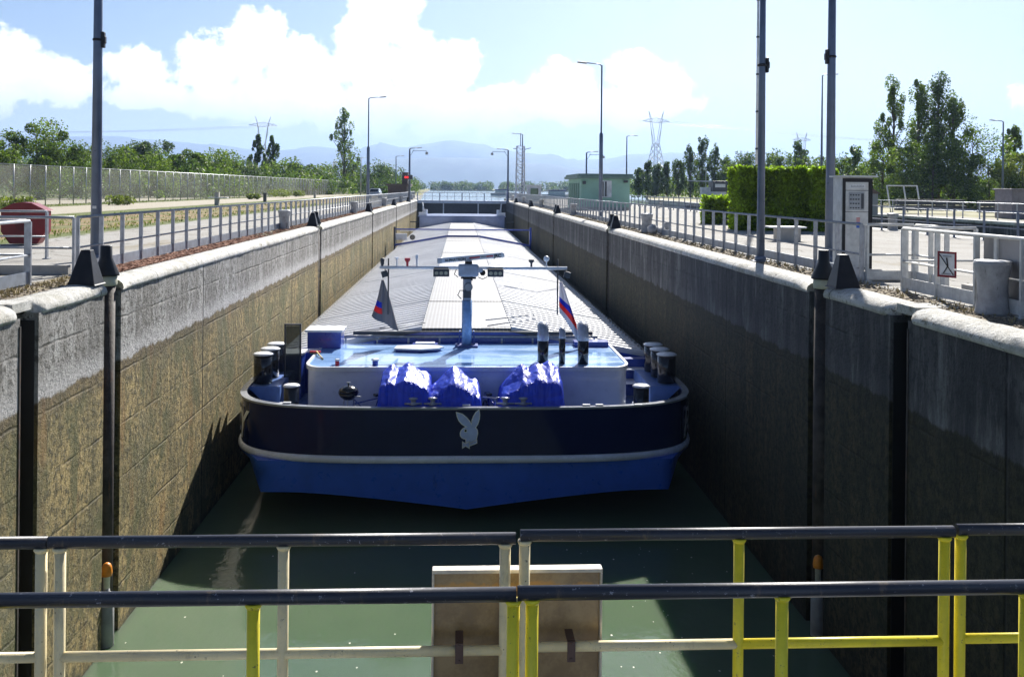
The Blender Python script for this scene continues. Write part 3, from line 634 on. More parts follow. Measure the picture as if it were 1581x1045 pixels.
# rolled canvas/concrete lumps beside second right bollard
P = gr(1008, 362)
o = MB(); o.ball((0, 0, 0.17), 0.2, 8, 0.85).ball((0.25, -0.25, 0.13), 0.16, 8, 0.8)
for v in range(len(o.v)):
    x, y, z = o.v[v]; k = 1 + 0.12 * math.sin(x * 31 + y * 17 + z * 23); o.v[v] = (x * k, y * k * 1.4, max(0, z * k))
o = o.build('canvas_bundle', BOLW, None, 'crumpled pale canvas bundle lying by the white bollard on the right quay', 'bundle'); o.location = P
P = gr(1030, 358)
o = empty('capstan', P, 0, 'small pale capstan block lying right of the canvas bundle', 'capstan')
MB().lathe((0, 0, 0), [(0.12, 0), (0.1, 0.15), (0.13, 0.3), (0.08, 0.36)], 12).build('drum', BOLW, o); MB().box((-0.25, -0.1, 0.06), (0.45, 0.16, 0.12), rz=0.5).build('foot', BOLW, o, bevel=0.02)

# ------------------------------------------------------------------ lamp posts
LHEAD = paint('lamp_head_grey', (0.30, 0.31, 0.33), 0.5)
def lamp(P, h, arm, label, r0=0.10, r1=0.055, mat=None, cams=False, clamp=None, armlen=0.9, name='street_lamp', step=False):
    mat = mat or POLE
    o = empty(name, (P[0], P[1], 0), 0, label, 'lamp post', 'lamp posts on the quays')
    if step: MB().tube([(0, 0, 0), (0, 0, h * 0.55), (0, 0, h * 0.56), (0, 0, h)], [r0, r0 * 0.92, r1 * 1.05, r1], 12).build('pole', mat, o)
    else: MB().tube([(0, 0, 0), (0, 0, h * 0.5), (0, 0, h)], [r0, (r0 + r1) / 2, r1], 12).build('pole', mat, o)
    MB().box((0, 0, 0.012), (r0 * 3.6, r0 * 3.6, 0.024)).lathe((0, 0, 0.024), [(r0 * 1.5, 0), (r0 * 1.15, 0.10), (r0 * 1.02, 0.11)], 12).build('base_plate', mat, o)
    if arm:
        e = Vector((arm * armlen, -0.05, h + 0.12))
        MB().tube([(0, 0, h - 0.05), (arm * 0.12, 0, h + 0.05), e], [r1 * 0.8, r1 * 0.7, 0.03], 8).build('arm', mat, o)
        MB().box(e + Vector((arm * 0.22, 0, 0)), (0.55, 0.2, 0.09), ry=-arm * 0.1).build('lamp_head', LHEAD, o, bevel=0.03)
    if cams:
        MB().bar((arm * 0.0, 0, h - 0.9), (arm * 0.5, 0, h - 0.1), 0.05).bar((arm * 0.3, 0, h - 0.25), (arm * 1.9, 0, h - 0.2), 0.05).build('bracket_arm', mat, o)
        MB().box((arm * 1.95, 0, h - 0.5), (0.3, 0.35, 0.28)).bar((arm * 1.9, 0, h - 0.2), (arm * 1.95, 0, h - 0.4), 0.05).build('camera', LHEAD, o)
    if clamp:
        z, side = clamp
        MB().box((side * 0.11, 0, z), (0.07, 0.12, 0.34)).box((side * 0.14, 0, z), (0.05, 0.12, 0.16)).lathe((0, 0, z - 0.03), [(0.11, 0), (0.11, 0.06)], 12).build('bracket', BLKST, o, bevel=0.02)
    return o
def zat(px, py, P): return at(px, py, P.y).z
P = gr(148, 402); o = lamp(P, 8.7, 1, 'blue-grey lamp post rising behind the nearest black cones on the left', r0=0.115, r1=0.075, clamp=(zat(157, 62, P), 1))
MB().box((-0.0, -0.113, zat(148, 320, P)), (0.08, 0.004, 0.06)).build('sticker', WH, o)
P = gr(1174, 404); lamp(P, 8.9, 1, 'thick grey lamp post standing on the right quay edge beside the railing', r0=0.095, r1=0.055, clamp=(zat(1181, 101, P), 1))
P = gr(1281, 403); lamp(P, 8.7, 1, 'blue-grey lamp post left of the control cabinet', r0=0.115, r1=0.075, clamp=(zat(1281, 88, P), -1))
P = gr(568, 299); P = at(568, 299, 78); lamp(P, 8.7, 1, 'slim lamp post on the left quay just right of the tall poplar', r0=0.13, r1=0.05, step=True)
P = gr(927, 337); lamp(P, 8.6, -1, 'tall lamp post in front of the green hut, arm pointing left', r0=0.115, r1=0.045, step=True)
P = at(1268, 300, 84); lamp(P, zat(1272, 117, P), 1, 'lamp post far behind the hedge with dark collar at mid height', r0=0.13, r1=0.05, clamp=(4.5, 1))
P = at(1548, 300, 92); lamp(P, 8.6, -1, 'distant lamp post near the right edge of the photo', r0=0.13, r1=0.06)
P = at(967, 300, 122); lamp(P, zat(967, 211, P), 1, 'distant lamp post behind the green hut on its right, arm pointing right', r0=0.12, r1=0.06)
P = at(806, 300, 124); lamp(P, zat(806, 208, P), -1, 'distant lamp post beside the lattice mast, arm pointing left', r0=0.12, r1=0.06)
P = at(784, 300, 118); lamp(P, zat(784, 232, P), -1, 'camera lamp post left of the lattice mast at the far gate', r0=0.14, r1=0.09, cams=True)
P = at(905, 300, 112); lamp(P, zat(905, 236, P), 1, 'camera lamp post rising behind the green hut', r0=0.13, r1=0.08, cams=True)
P = at(632, 300, 112); PL6 = P; lamp(P, zat(632, 230, P), 1, 'camera lamp post above the red signal at the left far quay', r0=0.15, r1=0.09, cams=True)
P = at(611, 300, 170); lamp(P, zat(611, 242, P), 1, 'small distant lamp post left of the red signal', r0=0.12, r1=0.07)
P = at(514, 300, 240); lamp(P, zat(514, 251, P), 1, 'faint distant lamp post left of the tall poplar', r0=0.14, r1=0.09, mat=GALV)
P = at(431, 300, 250); lamp(P, zat(431, 250, P), 1, 'faint distant lamp post right of the twin poplars', r0=0.14, r1=0.09, mat=GALV)
P = at(557, 300, 210); lamp(P, zat(557, 244, P), 1, 'faint distant lamp post right of the tall poplar', r0=0.14, r1=0.09, mat=GALV)
P = at(1168, 300, 45); o = empty('flag_pole', (P.x, P.y, 0), 0, 'slim white pole behind the thick lamp post by the hedge', 'pole')
pp = MB().tube([(0, 0, 0), (0, 0, 13.5)], [0.075, 0.05], 12).build('pole', WH, o)
for k in range(6): MB().lathe((0, 0, 1.8 + k * 1.75), [(0.085, 0), (0.085, 0.08)], 10).build('clamp', DGREY, o)
# lattice mast
P = at(803, 305, 120); hM = zat(803, 226, P); o = empty('lattice_mast', (P.x, P.y, 0), 0, 'slim white lattice mast beside the far gate', 'mast')
lm = MB()
for i, j in ((-1, -1), (1, -1), (1, 1), (-1, 1)): lm.bar((i * 0.55, j * 0.55, 0), (i * 0.45, j * 0.45, hM), 0.09)
lm.build('legs', GREYW, o); lb = MB()
for k in range(9):
    z0, z1 = hM * k / 9, hM * (k + 1) / 9
    for (a, c), (d, e) in (((-1, -1), (1, -1)), ((1, -1), (1, 1)), ((1, 1), (-1, 1)), ((-1, 1), (-1, -1))):
        lb.bar((a * .5, c * .5, z0), (d * .5, e * .5, z1), 0.05).bar((d * .5, e * .5, z0), (a * .5, c * .5, z1), 0.05).bar((a * .5, c * .5, z1), (d * .5, e * .5, z1), 0.05)
lb.build('bracing', GREYW, o); MB().bar((0, 0, hM), (0, 0, hM + 1.6), 0.09).bar((-0.9, 0, hM - 0.3), (-0.5, 0, hM - 0.3), 0.08).bar((0.5, 0, hM - 0.4), (1.3, 0, hM - 0.2), 0.08).build('antenna', DGREY, o)
# red signal
o = empty('traffic_signal', (PL6.x, PL6.y - 0.6, 0), 0, 'black signal box with red lights on a dark post on the left far quay', 'signal')
MB().box((0, 0, 1.2), (0.16, 0.16, 2.4)).build('post', DGREY, o); zc = zat(630, 274, PL6)
MB().box((-0.1, 0, zc), (1.0, 0.35, 0.5)).build('housing', DGREY, o, bevel=0.02)
m, t = newmat('red_lamp'); N = NT(t); e = N.n('ShaderNodeEmission'); e.inputs[0].default_value = (1, 0.03, 0.03, 1); e.inputs[1].default_value = 1.2; oo = N.n('ShaderNodeOutputMaterial'); N.l(e.outputs[0], oo.inputs[0]); REDL = m
for xx in (-0.42, -0.18): MB().box((xx, -0.2, zc), (0.15, 0.05, 0.22)).build('light', REDL, o)
# dark gate house far left
P = at(612, 305, 150); o = empty('gate_house', (P.x, 150, 0), 0, 'low dark building with a tower block beyond the left far quay', 'building')
MB().b2(-1.3, 1.6, 0, 5, 0, 1.9).b2(-1.6, 2.2, -0.4, 5.4, 1.9, 2.2).build('wall', paint('dark_brick', (0.12, 0.085, 0.07), 0.8), o); MB().b2(.8, 1.7, 0.5, 3, 2.2, 4.0).build('tower', paint('brown_panel', (0.10, 0.07, 0.06), 0.8), o)
# parked car
P = at(591, 298, 148); o = empty('car', (P.x - 1, 146, 0), 0, 'small white car parked on the left quay by the fence end', 'car'); CW = paint('car_white', (0.7, 0.7, 0.7), 0.2, coat=0.5)
body = MB(); pr = [(-0.85, 0.35), (-0.88, 0.85), (-0.68, 1.35), (-0.6, 1.45), (0.6, 1.45), (0.68, 1.35), (0.88, 0.85), (0.85, 0.35)]
vs = [(x, -2 if z < 1 else -1.1, z) for x, z in pr] + [(x, 2 if z < 1 else 1.5, z) for x, z in pr]; n = len(pr)
body.add(vs, [tuple(range(n))[::-1], tuple(range(n, 2 * n))] + [(i, (i + 1) % n, n + (i + 1) % n, n + i) for i in range(n)]).build('body', CW, o, bevel=0.05)
GLS = paint('dark_glass', (0.02, 0.025, 0.03), 0.08, bump=0, coat=0.5)
MB().add([(-0.62, -1.62, 0.98), (0.62, -1.62, 0.98), (0.55, -1.2, 1.36), (-0.55, -1.2, 1.36)], [(0, 1, 2, 3)]).build('windscreen', GLS, o)
for i in (-0.78, 0.78):
    for j in (-1.3, 1.3): MB().tube([(i - 0.1, j, 0.32), (i + 0.1, j, 0.32)], 0.32, 12).build('wheel', BLKST, o)

# ------------------------------------------------------------------ mesh fence on the left
def fencemat():
    m, t = newmat('fence_mesh'); N = NT(t); g = N.n('ShaderNodeNewGeometry').outputs['Position']
    p = N.n('ShaderNodeBsdfPrincipled'); p.inputs['Base Color'].default_value = (0.55, 0.55, 0.48, 1); p.inputs['Roughness'].default_value = 0.6
    q = N.n('ShaderNodeBsdfTransparent'); x = N.n('ShaderNodeMixShader'); a = N.noise(g, 0.12, 3)
    tr = N.n('ShaderNodeBsdfTranslucent'); tr.inputs[0].default_value = (0.55, 0.55, 0.45, 1)
    y = N.n('ShaderNodeMixShader'); y.inputs[0].default_value = 0.35; N.l(p.outputs[0], y.inputs[1]); N.l(tr.outputs[0], y.inputs[2])
    N.l(N.ramp(a, 0.4, 0.6, 0.20, 0.33), x.inputs[0]); N.l(q.outputs[0], x.inputs[1]); N.l(y.outputs[0], x.inputs[2])
    o = N.n('ShaderNodeOutputMaterial'); N.l(x.outputs[0], o.inputs[0]); return m
FM = fencemat()
fy0, fy1 = 44.0, 232.0
fx = lambda y: -33.0 + (y - 44) * 0.033
o = empty('mesh_fence', (fx(fy0), fy0, 0), 0, 'tall pale wire mesh fence running along the left side of the quay road', 'fence')
nf = 76; fp = None; panel = MB()
for k in range(nf + 1):
    y = fy0 + (fy1 - fy0) * k / nf; q = (fx(y) - fx(fy0), y - fy0, 0)
    if fp is None: fp = MB().tube([(0, 0, 0), (0, 0, 3.05)], 0.045, 6).build('post', GALV, o)
    else: c = fp.copy(); COL.objects.link(c); reg(c, o); c.location = q
panel.add([(0, 0.03, 0.05), (fx(fy1) - fx(fy0), fy1 - fy0, 0.05), (fx(fy1) - fx(fy0), fy1 - fy0, 2.98), (0, 0.03, 2.98)], [(0, 1, 2, 3)]).build('mesh', FM, o)
MB().tube([(0, 0, 3.02), (fx(fy1) - fx(fy0), fy1 - fy0, 3.02)], 0.035, 6).build('top_wire', GALV, o)
# white picnic frame + short posts on verge
P = gr(337, 317); o = empty('concrete_table', P, 0, 'small white table with a square grey post on the verge by the fence', 'table')
MB().box((0, 0, 0.62), (1.6, 0.6, 0.08)).build('table_top', WH, o); MB().box((-0.1, 0, 0.55), (0.35, 0.35, 1.1)).build('post', CONC, o)
for i, (px, py) in enumerate(((409, 312), (486, 306))):
    P = gr(px, py); MB().box((P.x, P.y, 0.45), (0.3, 0.3, 0.9)).box((P.x, P.y, 0.91), (0.36, 0.36, 0.06)).build('marker_post', CONC if i else DGREY, None, ('dark' if not i else 'pale farther') + ' short marker post on the verge before the mesh fence', 'post')

# ------------------------------------------------------------------ vegetation
def leafcloud(name, centers, radii, n, size, mat, parent, rnd, flat=1.0):
    centers = np.array(centers); radii = np.array(radii); idx = rnd.integers(0, len(centers), n)
    d = rnd.normal(size=(n, 3)); d /= np.linalg.norm(d, axis=1)[:, None]; rad = rnd.uniform(0.25, 1.0, n) ** 0.5
    c = centers[idx] + d * (radii[idx] * rad)[:, None] * np.array([1, 1, flat])
    u = rnd.normal(size=(n, 3)); u /= np.linalg.norm(u, axis=1)[:, None]; v = np.cross(u, rnd.normal(size=(n, 3))); v /= np.linalg.norm(v, axis=1)[:, None]
    s = (size * rnd.uniform(0.6, 1.3, n))[:, None]
    vs = np.stack([c - u * s - v * s * .35, c + u * s * .1 - v * s * .6, c + u * s + v * s * .3, c - u * s * .1 + v * s * .6], 1).reshape(-1, 3)
    me = bpy.data.meshes.new(name); me.vertices.add(4 * n); me.vertices.foreach_set('co', vs.ravel())
    me.loops.add(4 * n); me.loops.foreach_set('vertex_index', np.arange(4 * n, dtype=np.int32))
    me.polygons.add(n); me.polygons.foreach_set('loop_start', np.arange(0, 4 * n, 4, dtype=np.int32)); me.polygons.foreach_set('loop_total', np.full(n, 4, dtype=np.int32))
    me.update(calc_edges=True); me.materials.append(mat)
    o = bpy.data.objects.new(name, me); COL.objects.link(o); reg(o, parent); return o
def tree(P, h, w, kind, label, leaf, n, group, seed, size=0.3, sparse=1.0, name=None):
    rnd = np.random.default_rng(seed); r = random.Random(seed)
    nm = name or {'poplar': 'poplar_tree', 'round': 'broadleaf_tree', 'bush': 'bushy_tree'}[kind]
    o = empty(nm, (P[0], P[1], 0), 0, label, 'tree', group)
    t = MB(); lean = r.uniform(-.03, .03) * h; tr = max(0.06, h * 0.018)
    t.tube([(0, 0, -0.1), (lean * .3, 0, h * .3), (lean, 0, h * .65), (lean * 1.3, 0, h * .93)], [tr, tr * .8, tr * .45, tr * .12], 8)
    cs, rs = [], []
    base = {'poplar': 0.16, 'round': 0.22, 'bush': 0.04}[kind]
    nb = {'poplar': 52, 'round': 26, 'bush': 22}[kind]
    for k in range(nb):
        u = (k + r.random()) / nb; z = h * (base + (0.97 - base) * u); a = r.uniform(0, 2 * math.pi)
        if kind == 'poplar': env = w / 2.9 * (0.35 + 0.9 * math.sin(math.pi * min(1, (u * .8 + .1))) ** 0.9) * (1 - .55 * u); rr = w * .105 * (1 - .35 * u)
        elif kind == 'round': env = w / 2 * math.sin(math.pi * (0.16 + .78 * u)) ** 0.6; rr = w * .15
        else: env = w / 2 * (1 - u ** 2.2) ** 0.5; rr = w * .15
        ro = env * (r.uniform(0.05, 1.35) if kind == 'poplar' else r.uniform(0.35, 1.12)); c = (lean * u + ro * math.cos(a), ro * math.sin(a), z + r.uniform(-.02, .02) * h)
        rr *= r.uniform(0.45, 1.45); cs.append(c); rs.append(rr * sparse)
        z0 = max(0.05 * h, z - ro * (1.6 if kind == 'poplar' else 0.7)); t.tube([(lean * u * .6, 0, z0), (c[0] * .5, c[1] * .5, (z0 + z) / 2 + .02 * h), c], [tr * .35 * (1 - .5 * u), tr * .22, tr * .08], 5)
    t.build('trunk', BARK, o)
    leafcloud('crown', cs, rs, n, size, leaf, o, rnd, 2.1 if kind == 'poplar' else 0.85)
    return o
# line behind the fence (px, top py, Y, width, kind, leaf)
left = [(-60, 200, 100, 9, 'round', 0), (22, 207, 104, 7.5, 'round', 0), (58, 192, 108, 8.5, 'round', 0), (92, 222, 106, 7.5, 'bush', 1), (125, 226, 118, 8, 'bush', 0), (160, 228, 122, 8, 'bush', 2), (188, 236, 120, 8, 'bush', 0),
        (212, 226, 150, 8, 'round', 2), (243, 221, 152, 9.5, 'round', 2), (232, 243, 128, 9, 'bush', 0), (275, 240, 136, 8, 'bush', 1), (292, 234, 140, 6, 'bush', 0), (318, 241, 150, 10, 'bush', 0), (345, 239, 158, 10, 'bush', 0),
        (372, 250, 165, 10, 'bush', 2), (395, 207, 200, 4.6, 'poplar', 1), (418, 208, 204, 5.0, 'poplar', 1), (440, 253, 190, 12, 'bush', 0), (465, 257, 205, 12, 'bush', 1), (492, 259, 220, 13, 'bush', 0), (531, 167, 240, 10.5, 'poplar', 0), (546, 252, 275, 9, 'bush', 0), (576, 257, 250, 13, 'bush', 1), (600, 264, 270, 15, 'bush', 2)]
for i, (px, py, Y, w_, k, lf) in enumerate(left):
    P = at(px, 300, Y); h = at(px, py, Y).z
    desc = {'round': 'round-headed green tree', 'bush': 'dense bushy tree', 'poplar': 'narrow upright poplar'}[k]
    lab = f'{desc} behind the mesh fence, {FST[i]} from the left in the tree line'
    if px == 531: lab = 'tall open poplar standing alone at the end of the mesh fence'
    if px == 395: lab = 'left one of the twin poplars rising before the left pylon'
    if px == 418: lab = 'right one of the twin poplars rising before the left pylon'
    nl = {'round': 6500, 'bush': 5200, 'poplar': 4200}[k]
    tree(P, h, w_, k, lab, LEAF[lf], nl, 'trees beyond the mesh fence', 100 + i, size=(0.13 if Y < 130 else 0.17) * (1.35 if Y > 180 else 1), sparse=1.1 if k != 'poplar' else .85)
# far backfill woods left (low mass behind the individual trees)
def woods(name, spots, n, size, mat, label, rr=3.0, seed=5):
    rnd = np.random.default_rng(seed)
    leafcloud(name, [s[:3] for s in spots], [s[3] for s in spots], n, size, mat, None, rnd, 0.9); o = bpy.data.objects[-1] if False else None
def woods2(name, spots, n, size, mat, label, seed=5):
    rnd = np.random.default_rng(seed); o = leafcloud(name, [s[:3] for s in spots], [s[3] for s in spots], n, size, mat, None, rnd, 0.9)
    return tag(o, label, 'woods', kind='stuff')
sp = []
for k in range(420):
    Y = random.uniform(125, 360); px = random.uniform(-80, 640); top = 250 + (px / 640) * 18; P = at(px, 300, Y); top = 226 + px / 300 * 16 if px < 300 else (242 + (px - 300) / 140 * 14 if px < 440 else 256 + (px - 440) / 200 * 12); h = max(2, at(px, top + random.uniform(-2, 8), Y).z)
    if P.x > -33.0 + (Y - 44) * 0.033 - 3 and Y < 236: continue
    sp.append((P.x, Y, h * .4, h * .55))
woods2('undergrowth', sp, 90000, 0.22, LEAF[1], 'dark undergrowth filling the tree line behind the fence')
sp = []
for k in range(260):
    Y = random.uniform(955, 1050); px = random.uniform(560, 1000) if k % 3 else random.uniform(300, 1500); h = at(px, 281 + random.uniform(-4, 4), Y).z; P = at(px, 300, Y)
    sp.append((P.x, Y, h * .42, h * .58))
woods2('far_woods', sp, 30000, 0.9, LEAF[2], 'far-off wooded bank across the canal')
# right belt
right = [(985, 262, 215, 4, 'poplar', 1), (1000, 250, 212, 5, 'poplar', 1), (1013, 256, 208, 5, 'poplar', 1), (1030, 252, 210, 5.5, 'poplar', 1), (1048, 248, 206, 5.5, 'poplar', 0), (1066, 226, 204, 5, 'poplar', 1), (1084, 212, 200, 5.5, 'poplar', 1), (1103, 226, 198, 6, 'poplar', 1),
         (1122, 245, 196, 7, 'poplar', 0), (1140, 250, 192, 7, 'round', 0), (1158, 236, 188, 7, 'round', 1), (1187, 240, 180, 7, 'poplar', 0), (1205, 238, 176, 8, 'poplar', 0), (1234, 219, 172, 6, 'poplar', 1), (1252, 244, 168, 8, 'round', 0), (1300, 245, 150, 8, 'round', 1), (1322, 228, 146, 5, 'poplar', 0), (1345, 250, 140, 8, 'bush', 0),
         (1377, 126, 116, 6.2, 'poplar', 0), (1420, 124, 112, 6.4, 'poplar', 0), (1448, 113, 110, 7.2, 'poplar', 1), (1472, 150, 108, 7, 'poplar', 0), (1498, 200, 104, 7.5, 'round', 0), (1362, 215, 112, 6, 'bush', 0), (1400, 225, 106, 7, 'bush', 0), (1440, 225, 103, 7, 'bush', 1), (1528, 240, 100, 7, 'bush', 0), (1562, 195, 118, 4.2, 'poplar', 0), (1578, 240, 98, 6, 'bush', 3), (1620, 220, 98, 8, 'round', 0)]
for i, (px, py, Y, w_, k, lf) in enumerate(right):
    P = at(px, 300, Y); h = at(px, py, Y).z
    desc = {'round': 'spreading tree', 'bush': 'low bushy tree', 'poplar': 'upright poplar'}[k]
    lab = f'{desc} beyond the second lock, {FST[i]} from the left in the right belt'
    if px == 1448: lab = 'tallest dark poplar of the big clump above the right canal bank'
    if px == 1377: lab = 'tall separate poplar just left of the big poplar clump on the right'
    if px == 1562: lab = 'small slender poplar right of the distant lamp post at the right edge'
    big = 8000 if (Y < 120 and k == 'poplar') else (5200 if Y < 130 else 2800)
    tree(P, h, w_, k, lab, LEAF[lf], big, 'trees beyond the second lock', 300 + i, size=0.125 if Y < 130 else 0.20, sparse=1.1)
sp = []
for k in range(130):
    px = random.uniform(970, 1650); Y = 230 - (px - 970) * 0.19 + random.uniform(-5, 25); h = max(1.5, at(px, 268 + random.uniform(-6, 6), Y).z); P = at(px, 300, Y)
    sp.append((P.x, Y, h * .4, h * .5))
woods2('undergrowth', sp, 22000, 0.28, LEAF[0], 'low scrub under the poplars on the right bank', 9)
# hedge
def hedge(name, x0, x1, y0, y1, h, n, label, lx=0.05):
    o = empty(name, ((x0 + x1) / 2, (y0 + y1) / 2, 0), 0, label, 'hedge'); a, b_ = (x1 - x0) / 2, (y1 - y0) / 2; rnd = np.random.default_rng(int(n))
    core = MB().b2(-a + .12, a - .12, -b_ + .12, b_ - .12, 0, h - .12).build('branches', paint('hedge_core', (0.018, 0.022, 0.010), 0.9), o)
    pts = []
    while len(pts) < n // 7:
        f = rnd.random(); p = [rnd.uniform(-a, a), rnd.uniform(-b_, b_), rnd.uniform(0, h)]
        if f < .42: p[1] = -b_
        elif f < .72: p[2] = h
        elif f < .86: p[0] = a
        else: p[0] = -a
        if rnd.random() < .06: p[2] = h + rnd.uniform(.02, .14)
        wob = .05 * math.sin(p[0] * 2.1 + p[2] * 1.7); p[1] += wob; p[2] = p[2] + .04 * math.sin(p[0] * 3 + p[1] * 2) ; pts.append(p)
    leafcloud('foliage', pts, [0.13] * len(pts), n, lx, HEDGEM, o, rnd); return o
P = gr(1131, 356); Pr = gr(1246, 356)
hy = P.y; h0 = at(1190, 266, hy).z
hedge('hedge', P.x + .32, at(1246, 355, hy).x, hy, hy + 1.5, h0, 26000, 'large clipped green hedge block on the right quay', .085)
hedge('hedge', at(1244, 355, hy).x + 0.05, at(1280, 355, hy).x, hy - 0.6, hy + 1.4, h0 + 0.03, 9000, 'brighter sunlit hedge section right of the large block', .085)
P = gr(1090, 346); hedge('shrub', P.x, at(1131, 346, P.y).x, P.y, P.y + 0.9, at(1110, 307, P.y).z, 4200, 'low ragged shrub left of the big hedge', .07)
# weeds by the fence
for i, (px, py, s_) in enumerate(((395, 308, 0.9), (435, 305, 1.6), (458, 304, 1.3), (508, 301, 1.0), (20, 325, 1.1), (190, 317, 1.0))):
    P = gr(px, py); rnd = np.random.default_rng(40 + i); o = empty('weed_bush', (P.x, P.y, 0), 0, f'leafy weed clump on the verge before the fence, {FST[[2,3,4,5,0,1][i]]} from the left', 'bush', 'weed clumps on the verge')
    leafcloud('foliage', [(rnd.normal() * s_ * .6, rnd.normal() * s_ * .8, s_ * .4) for _ in range(9)], [s_ * .5] * 9, 900, 0.10, LEAF[3], o, rnd, 0.8)
# grass tufts + debris strips
def tufts(name, boxes, n, hgt, mat, label, seed):
    r = random.Random(seed); mb = MB()
    for _ in range(n):
        x0, x1, y0, y1 = r.choice(boxes); y = y0 * (y1 / y0) ** r.random() if y0 > 0 else r.uniform(y0, y1); x = r.uniform(x0, x1)
        for k in range(5):
            a = r.uniform(0, 6.28); l = hgt * r.uniform(.4, 1.2); dx, dy = math.cos(a) * l * .5, math.sin(a) * l * .5; w_ = 0.006 + y * 0.0002; px_, py_ = math.sin(a) * w_, -math.cos(a) * w_
            mb.add([(x - px_, y - py_, 0), (x + px_, y + py_, 0), (x + dx, y + dy, l)], [(0, 1, 2)])
    mb.build(name, mat, kind='stuff', label=label, cat='grass')
tufts('dry_grass', [(6.5, 7.0, 8, 60), (-7.0, -6.5, 9, 18)], 1100, 0.07, paint('dry_grass', (0.40, 0.33, 0.17), 0.9, bump=0), 'dry grass tufts along the railing feet', 3)
tufts('verge_grass', [(-14.2, -12.6, 20, 90), (-32.5, -29.5, 50, 200), (-20, -15, 30, 120)], 2600, 0.12, LEAF[3], 'green verge grass between road and fence', 4)
# brick coloured chippings on left strip
mb = MB(); r = random.Random(9)
for _ in range(5600):
    y = 17.8 + 14 * r.random() ** 1.3 if r.random() < .72 else r.uniform(32, 80); x = -6.43 - 0.56 * r.random(); s_ = r.uniform(0.012, 0.035)
    mb.box((x, y, s_ * .3), (s_ * 2.2, s_ * 1.3, s_), rz=r.uniform(0, 3), rx=r.uniform(-.5, .5))
mb.build('chippings', paint('brick_chips', (0.27, 0.125, 0.075), 0.9, var=0.4, sc=30), kind='stuff', label='red-brown bark chippings beside the left coping', cat='chippings')
mb = MB()
for _ in range(5200):
    sd_ = r.choice((-1, 1)); y = 8 * (60 / 8) ** r.random(); x = sd_ * (6.42 + 0.56 * r.random()); s_ = r.uniform(0.006, 0.02)
    mb.box((x, y, s_ * .3), (s_ * 2, s_ * 1.4, s_), rz=r.uniform(0, 3), rx=r.uniform(-.5, .5))
mb.build('gravel', paint('grit', (0.27, 0.22, 0.16), 0.9, var=0.45, sc=30), kind='stuff', label='loose grit on the lock edge', cat='gravel')

# ------------------------------------------------------------------ quay furniture
# red box
P = gr(40, 377); RB = paint('dark_red_paint', (0.22, 0.008, 0.016), 0.35, sc=4); o = empty('rescue_box', (P.x, P.y, 0), 0, 'dark red eight-sided rescue box behind the left railings', 'rescue box')
sc_ = P.y / 1500; wB, hB = 33 * sc_, 63 * sc_
oc = [(-wB * .62, 0.02), (wB * .62, 0.02), (wB, 0.34), (wB, hB * .80), (-wB, hB * .80), (-wB, 0.34)]
mb = MB(); mb.add([(x, -.18, z) for x, z in oc] + [(x, .18, z) for x, z in oc], [(0, 1, 2, 3, 4, 5), (11, 10, 9, 8, 7, 6)] + [(i, 6 + i, 6 + (i + 1) % 6, (i + 1) % 6) for i in range(6)]); mb.build('body', RB, o, bevel=0.02)
mb = MB(); rf = [(-wB * 1.10, hB * .80), (wB * 1.10, hB * .80), (wB * .40, hB * .98), (0, hB), (-wB * .40, hB * .98)]; mb.add([(x, -.23, z + .004) for x, z in rf] + [(x, .23, z + .004) for x, z in rf], [(0, 1, 2, 3, 4), (9, 8, 7, 6, 5)] + [(i, 5 + i, 5 + (i + 1) % 5, (i + 1) % 5) for i in range(5)]); mb.build('lid', RB, o, bevel=0.01)
MB().tube([(0, -.195, hB * .52), (0, -.178, hB * .52)], wB * .38, 20).build('ring', paint('darker_red', (0.13, 0.008, 0.012), 0.5), o)
# control cabinet
P = gr(1322, 421); o = empty('control_cabinet', (P.x, P.y, 0), R(-4), 'tall beige control cabinet with button panel behind the right railing', 'cabinet')
CB = paint('cabinet_beige', (0.62, 0.62, 0.60), 0.5, sc=5); k_ = P.y / 1500; w2 = 24 * k_; hC = 150 * k_
MB().b2(-w2, w2, 0.0, 0.55, 0.05, hC).build('housing', CB, o, bevel=0.01)
MB().b2(-w2 + .015, w2 - .001, -0.02, -0.002, 0.08, hC - .02).build('frame', BLKST, o)
MB().b2(-w2 + .07, w2 - .09, -0.035, -0.021, 0.10, hC * .635).build('door', CB, o, bevel=0.004)
MB().b2(-w2 + .07, w2 - .09, -0.035, -0.021, hC * .64, hC * .86).build('panel', CB, o, bevel=0.004)
MB().b2(-w2 + .07, w2 - .09, -0.035, -0.021, hC * .865, hC * .95).build('header', CB, o, bevel=0.004)
MB().b2(-w2 + .14, w2 - .15, -0.040, -0.036, hC * .885, hC * .925).build('label_plate', WH, o)
tx = MB()
for row in range(2):
    for q in range(9 + row * 3): tx.b2(-w2 + .17 + q * (.03 if row == 0 else .022), -w2 + .185 + q * (.03 if row == 0 else .022), -0.0425, -0.0405, hC * (.91 - .014 * row), hC * (.915 - .014 * row))
tx.build('lettering', DGREY, o)
MB().b2(-w2 + .13, w2 - .17, -0.045, -0.036, hC * .655, hC * .845).build('button_panel', paint('panel_grey', (0.36, 0.38, 0.40), 0.4), o)
mb = MB()
for i in range(4):
    for j in range(4): mb.tube([(-w2 + .165 + i * .052, -.06, hC * (.68 + j * .045)), (-w2 + .165 + i * .052, -.045, hC * (.68 + j * .045))], .015, 8)
mb.build('buttons', DGREY, o); MB().b2(w2 - .235, w2 - .185, -.055, -.046, hC * .67, hC * .83).build('strip', DGREY, o)
MB().b2(w2 - .135, w2 - .105, -.055, -.036, hC * .3, hC * .37).build('handle', BLKST, o)
MB().b2(-w2 - .06, w2 + .06, -.12, .62, hC + .003, hC + .035).build('roof', CB, o)
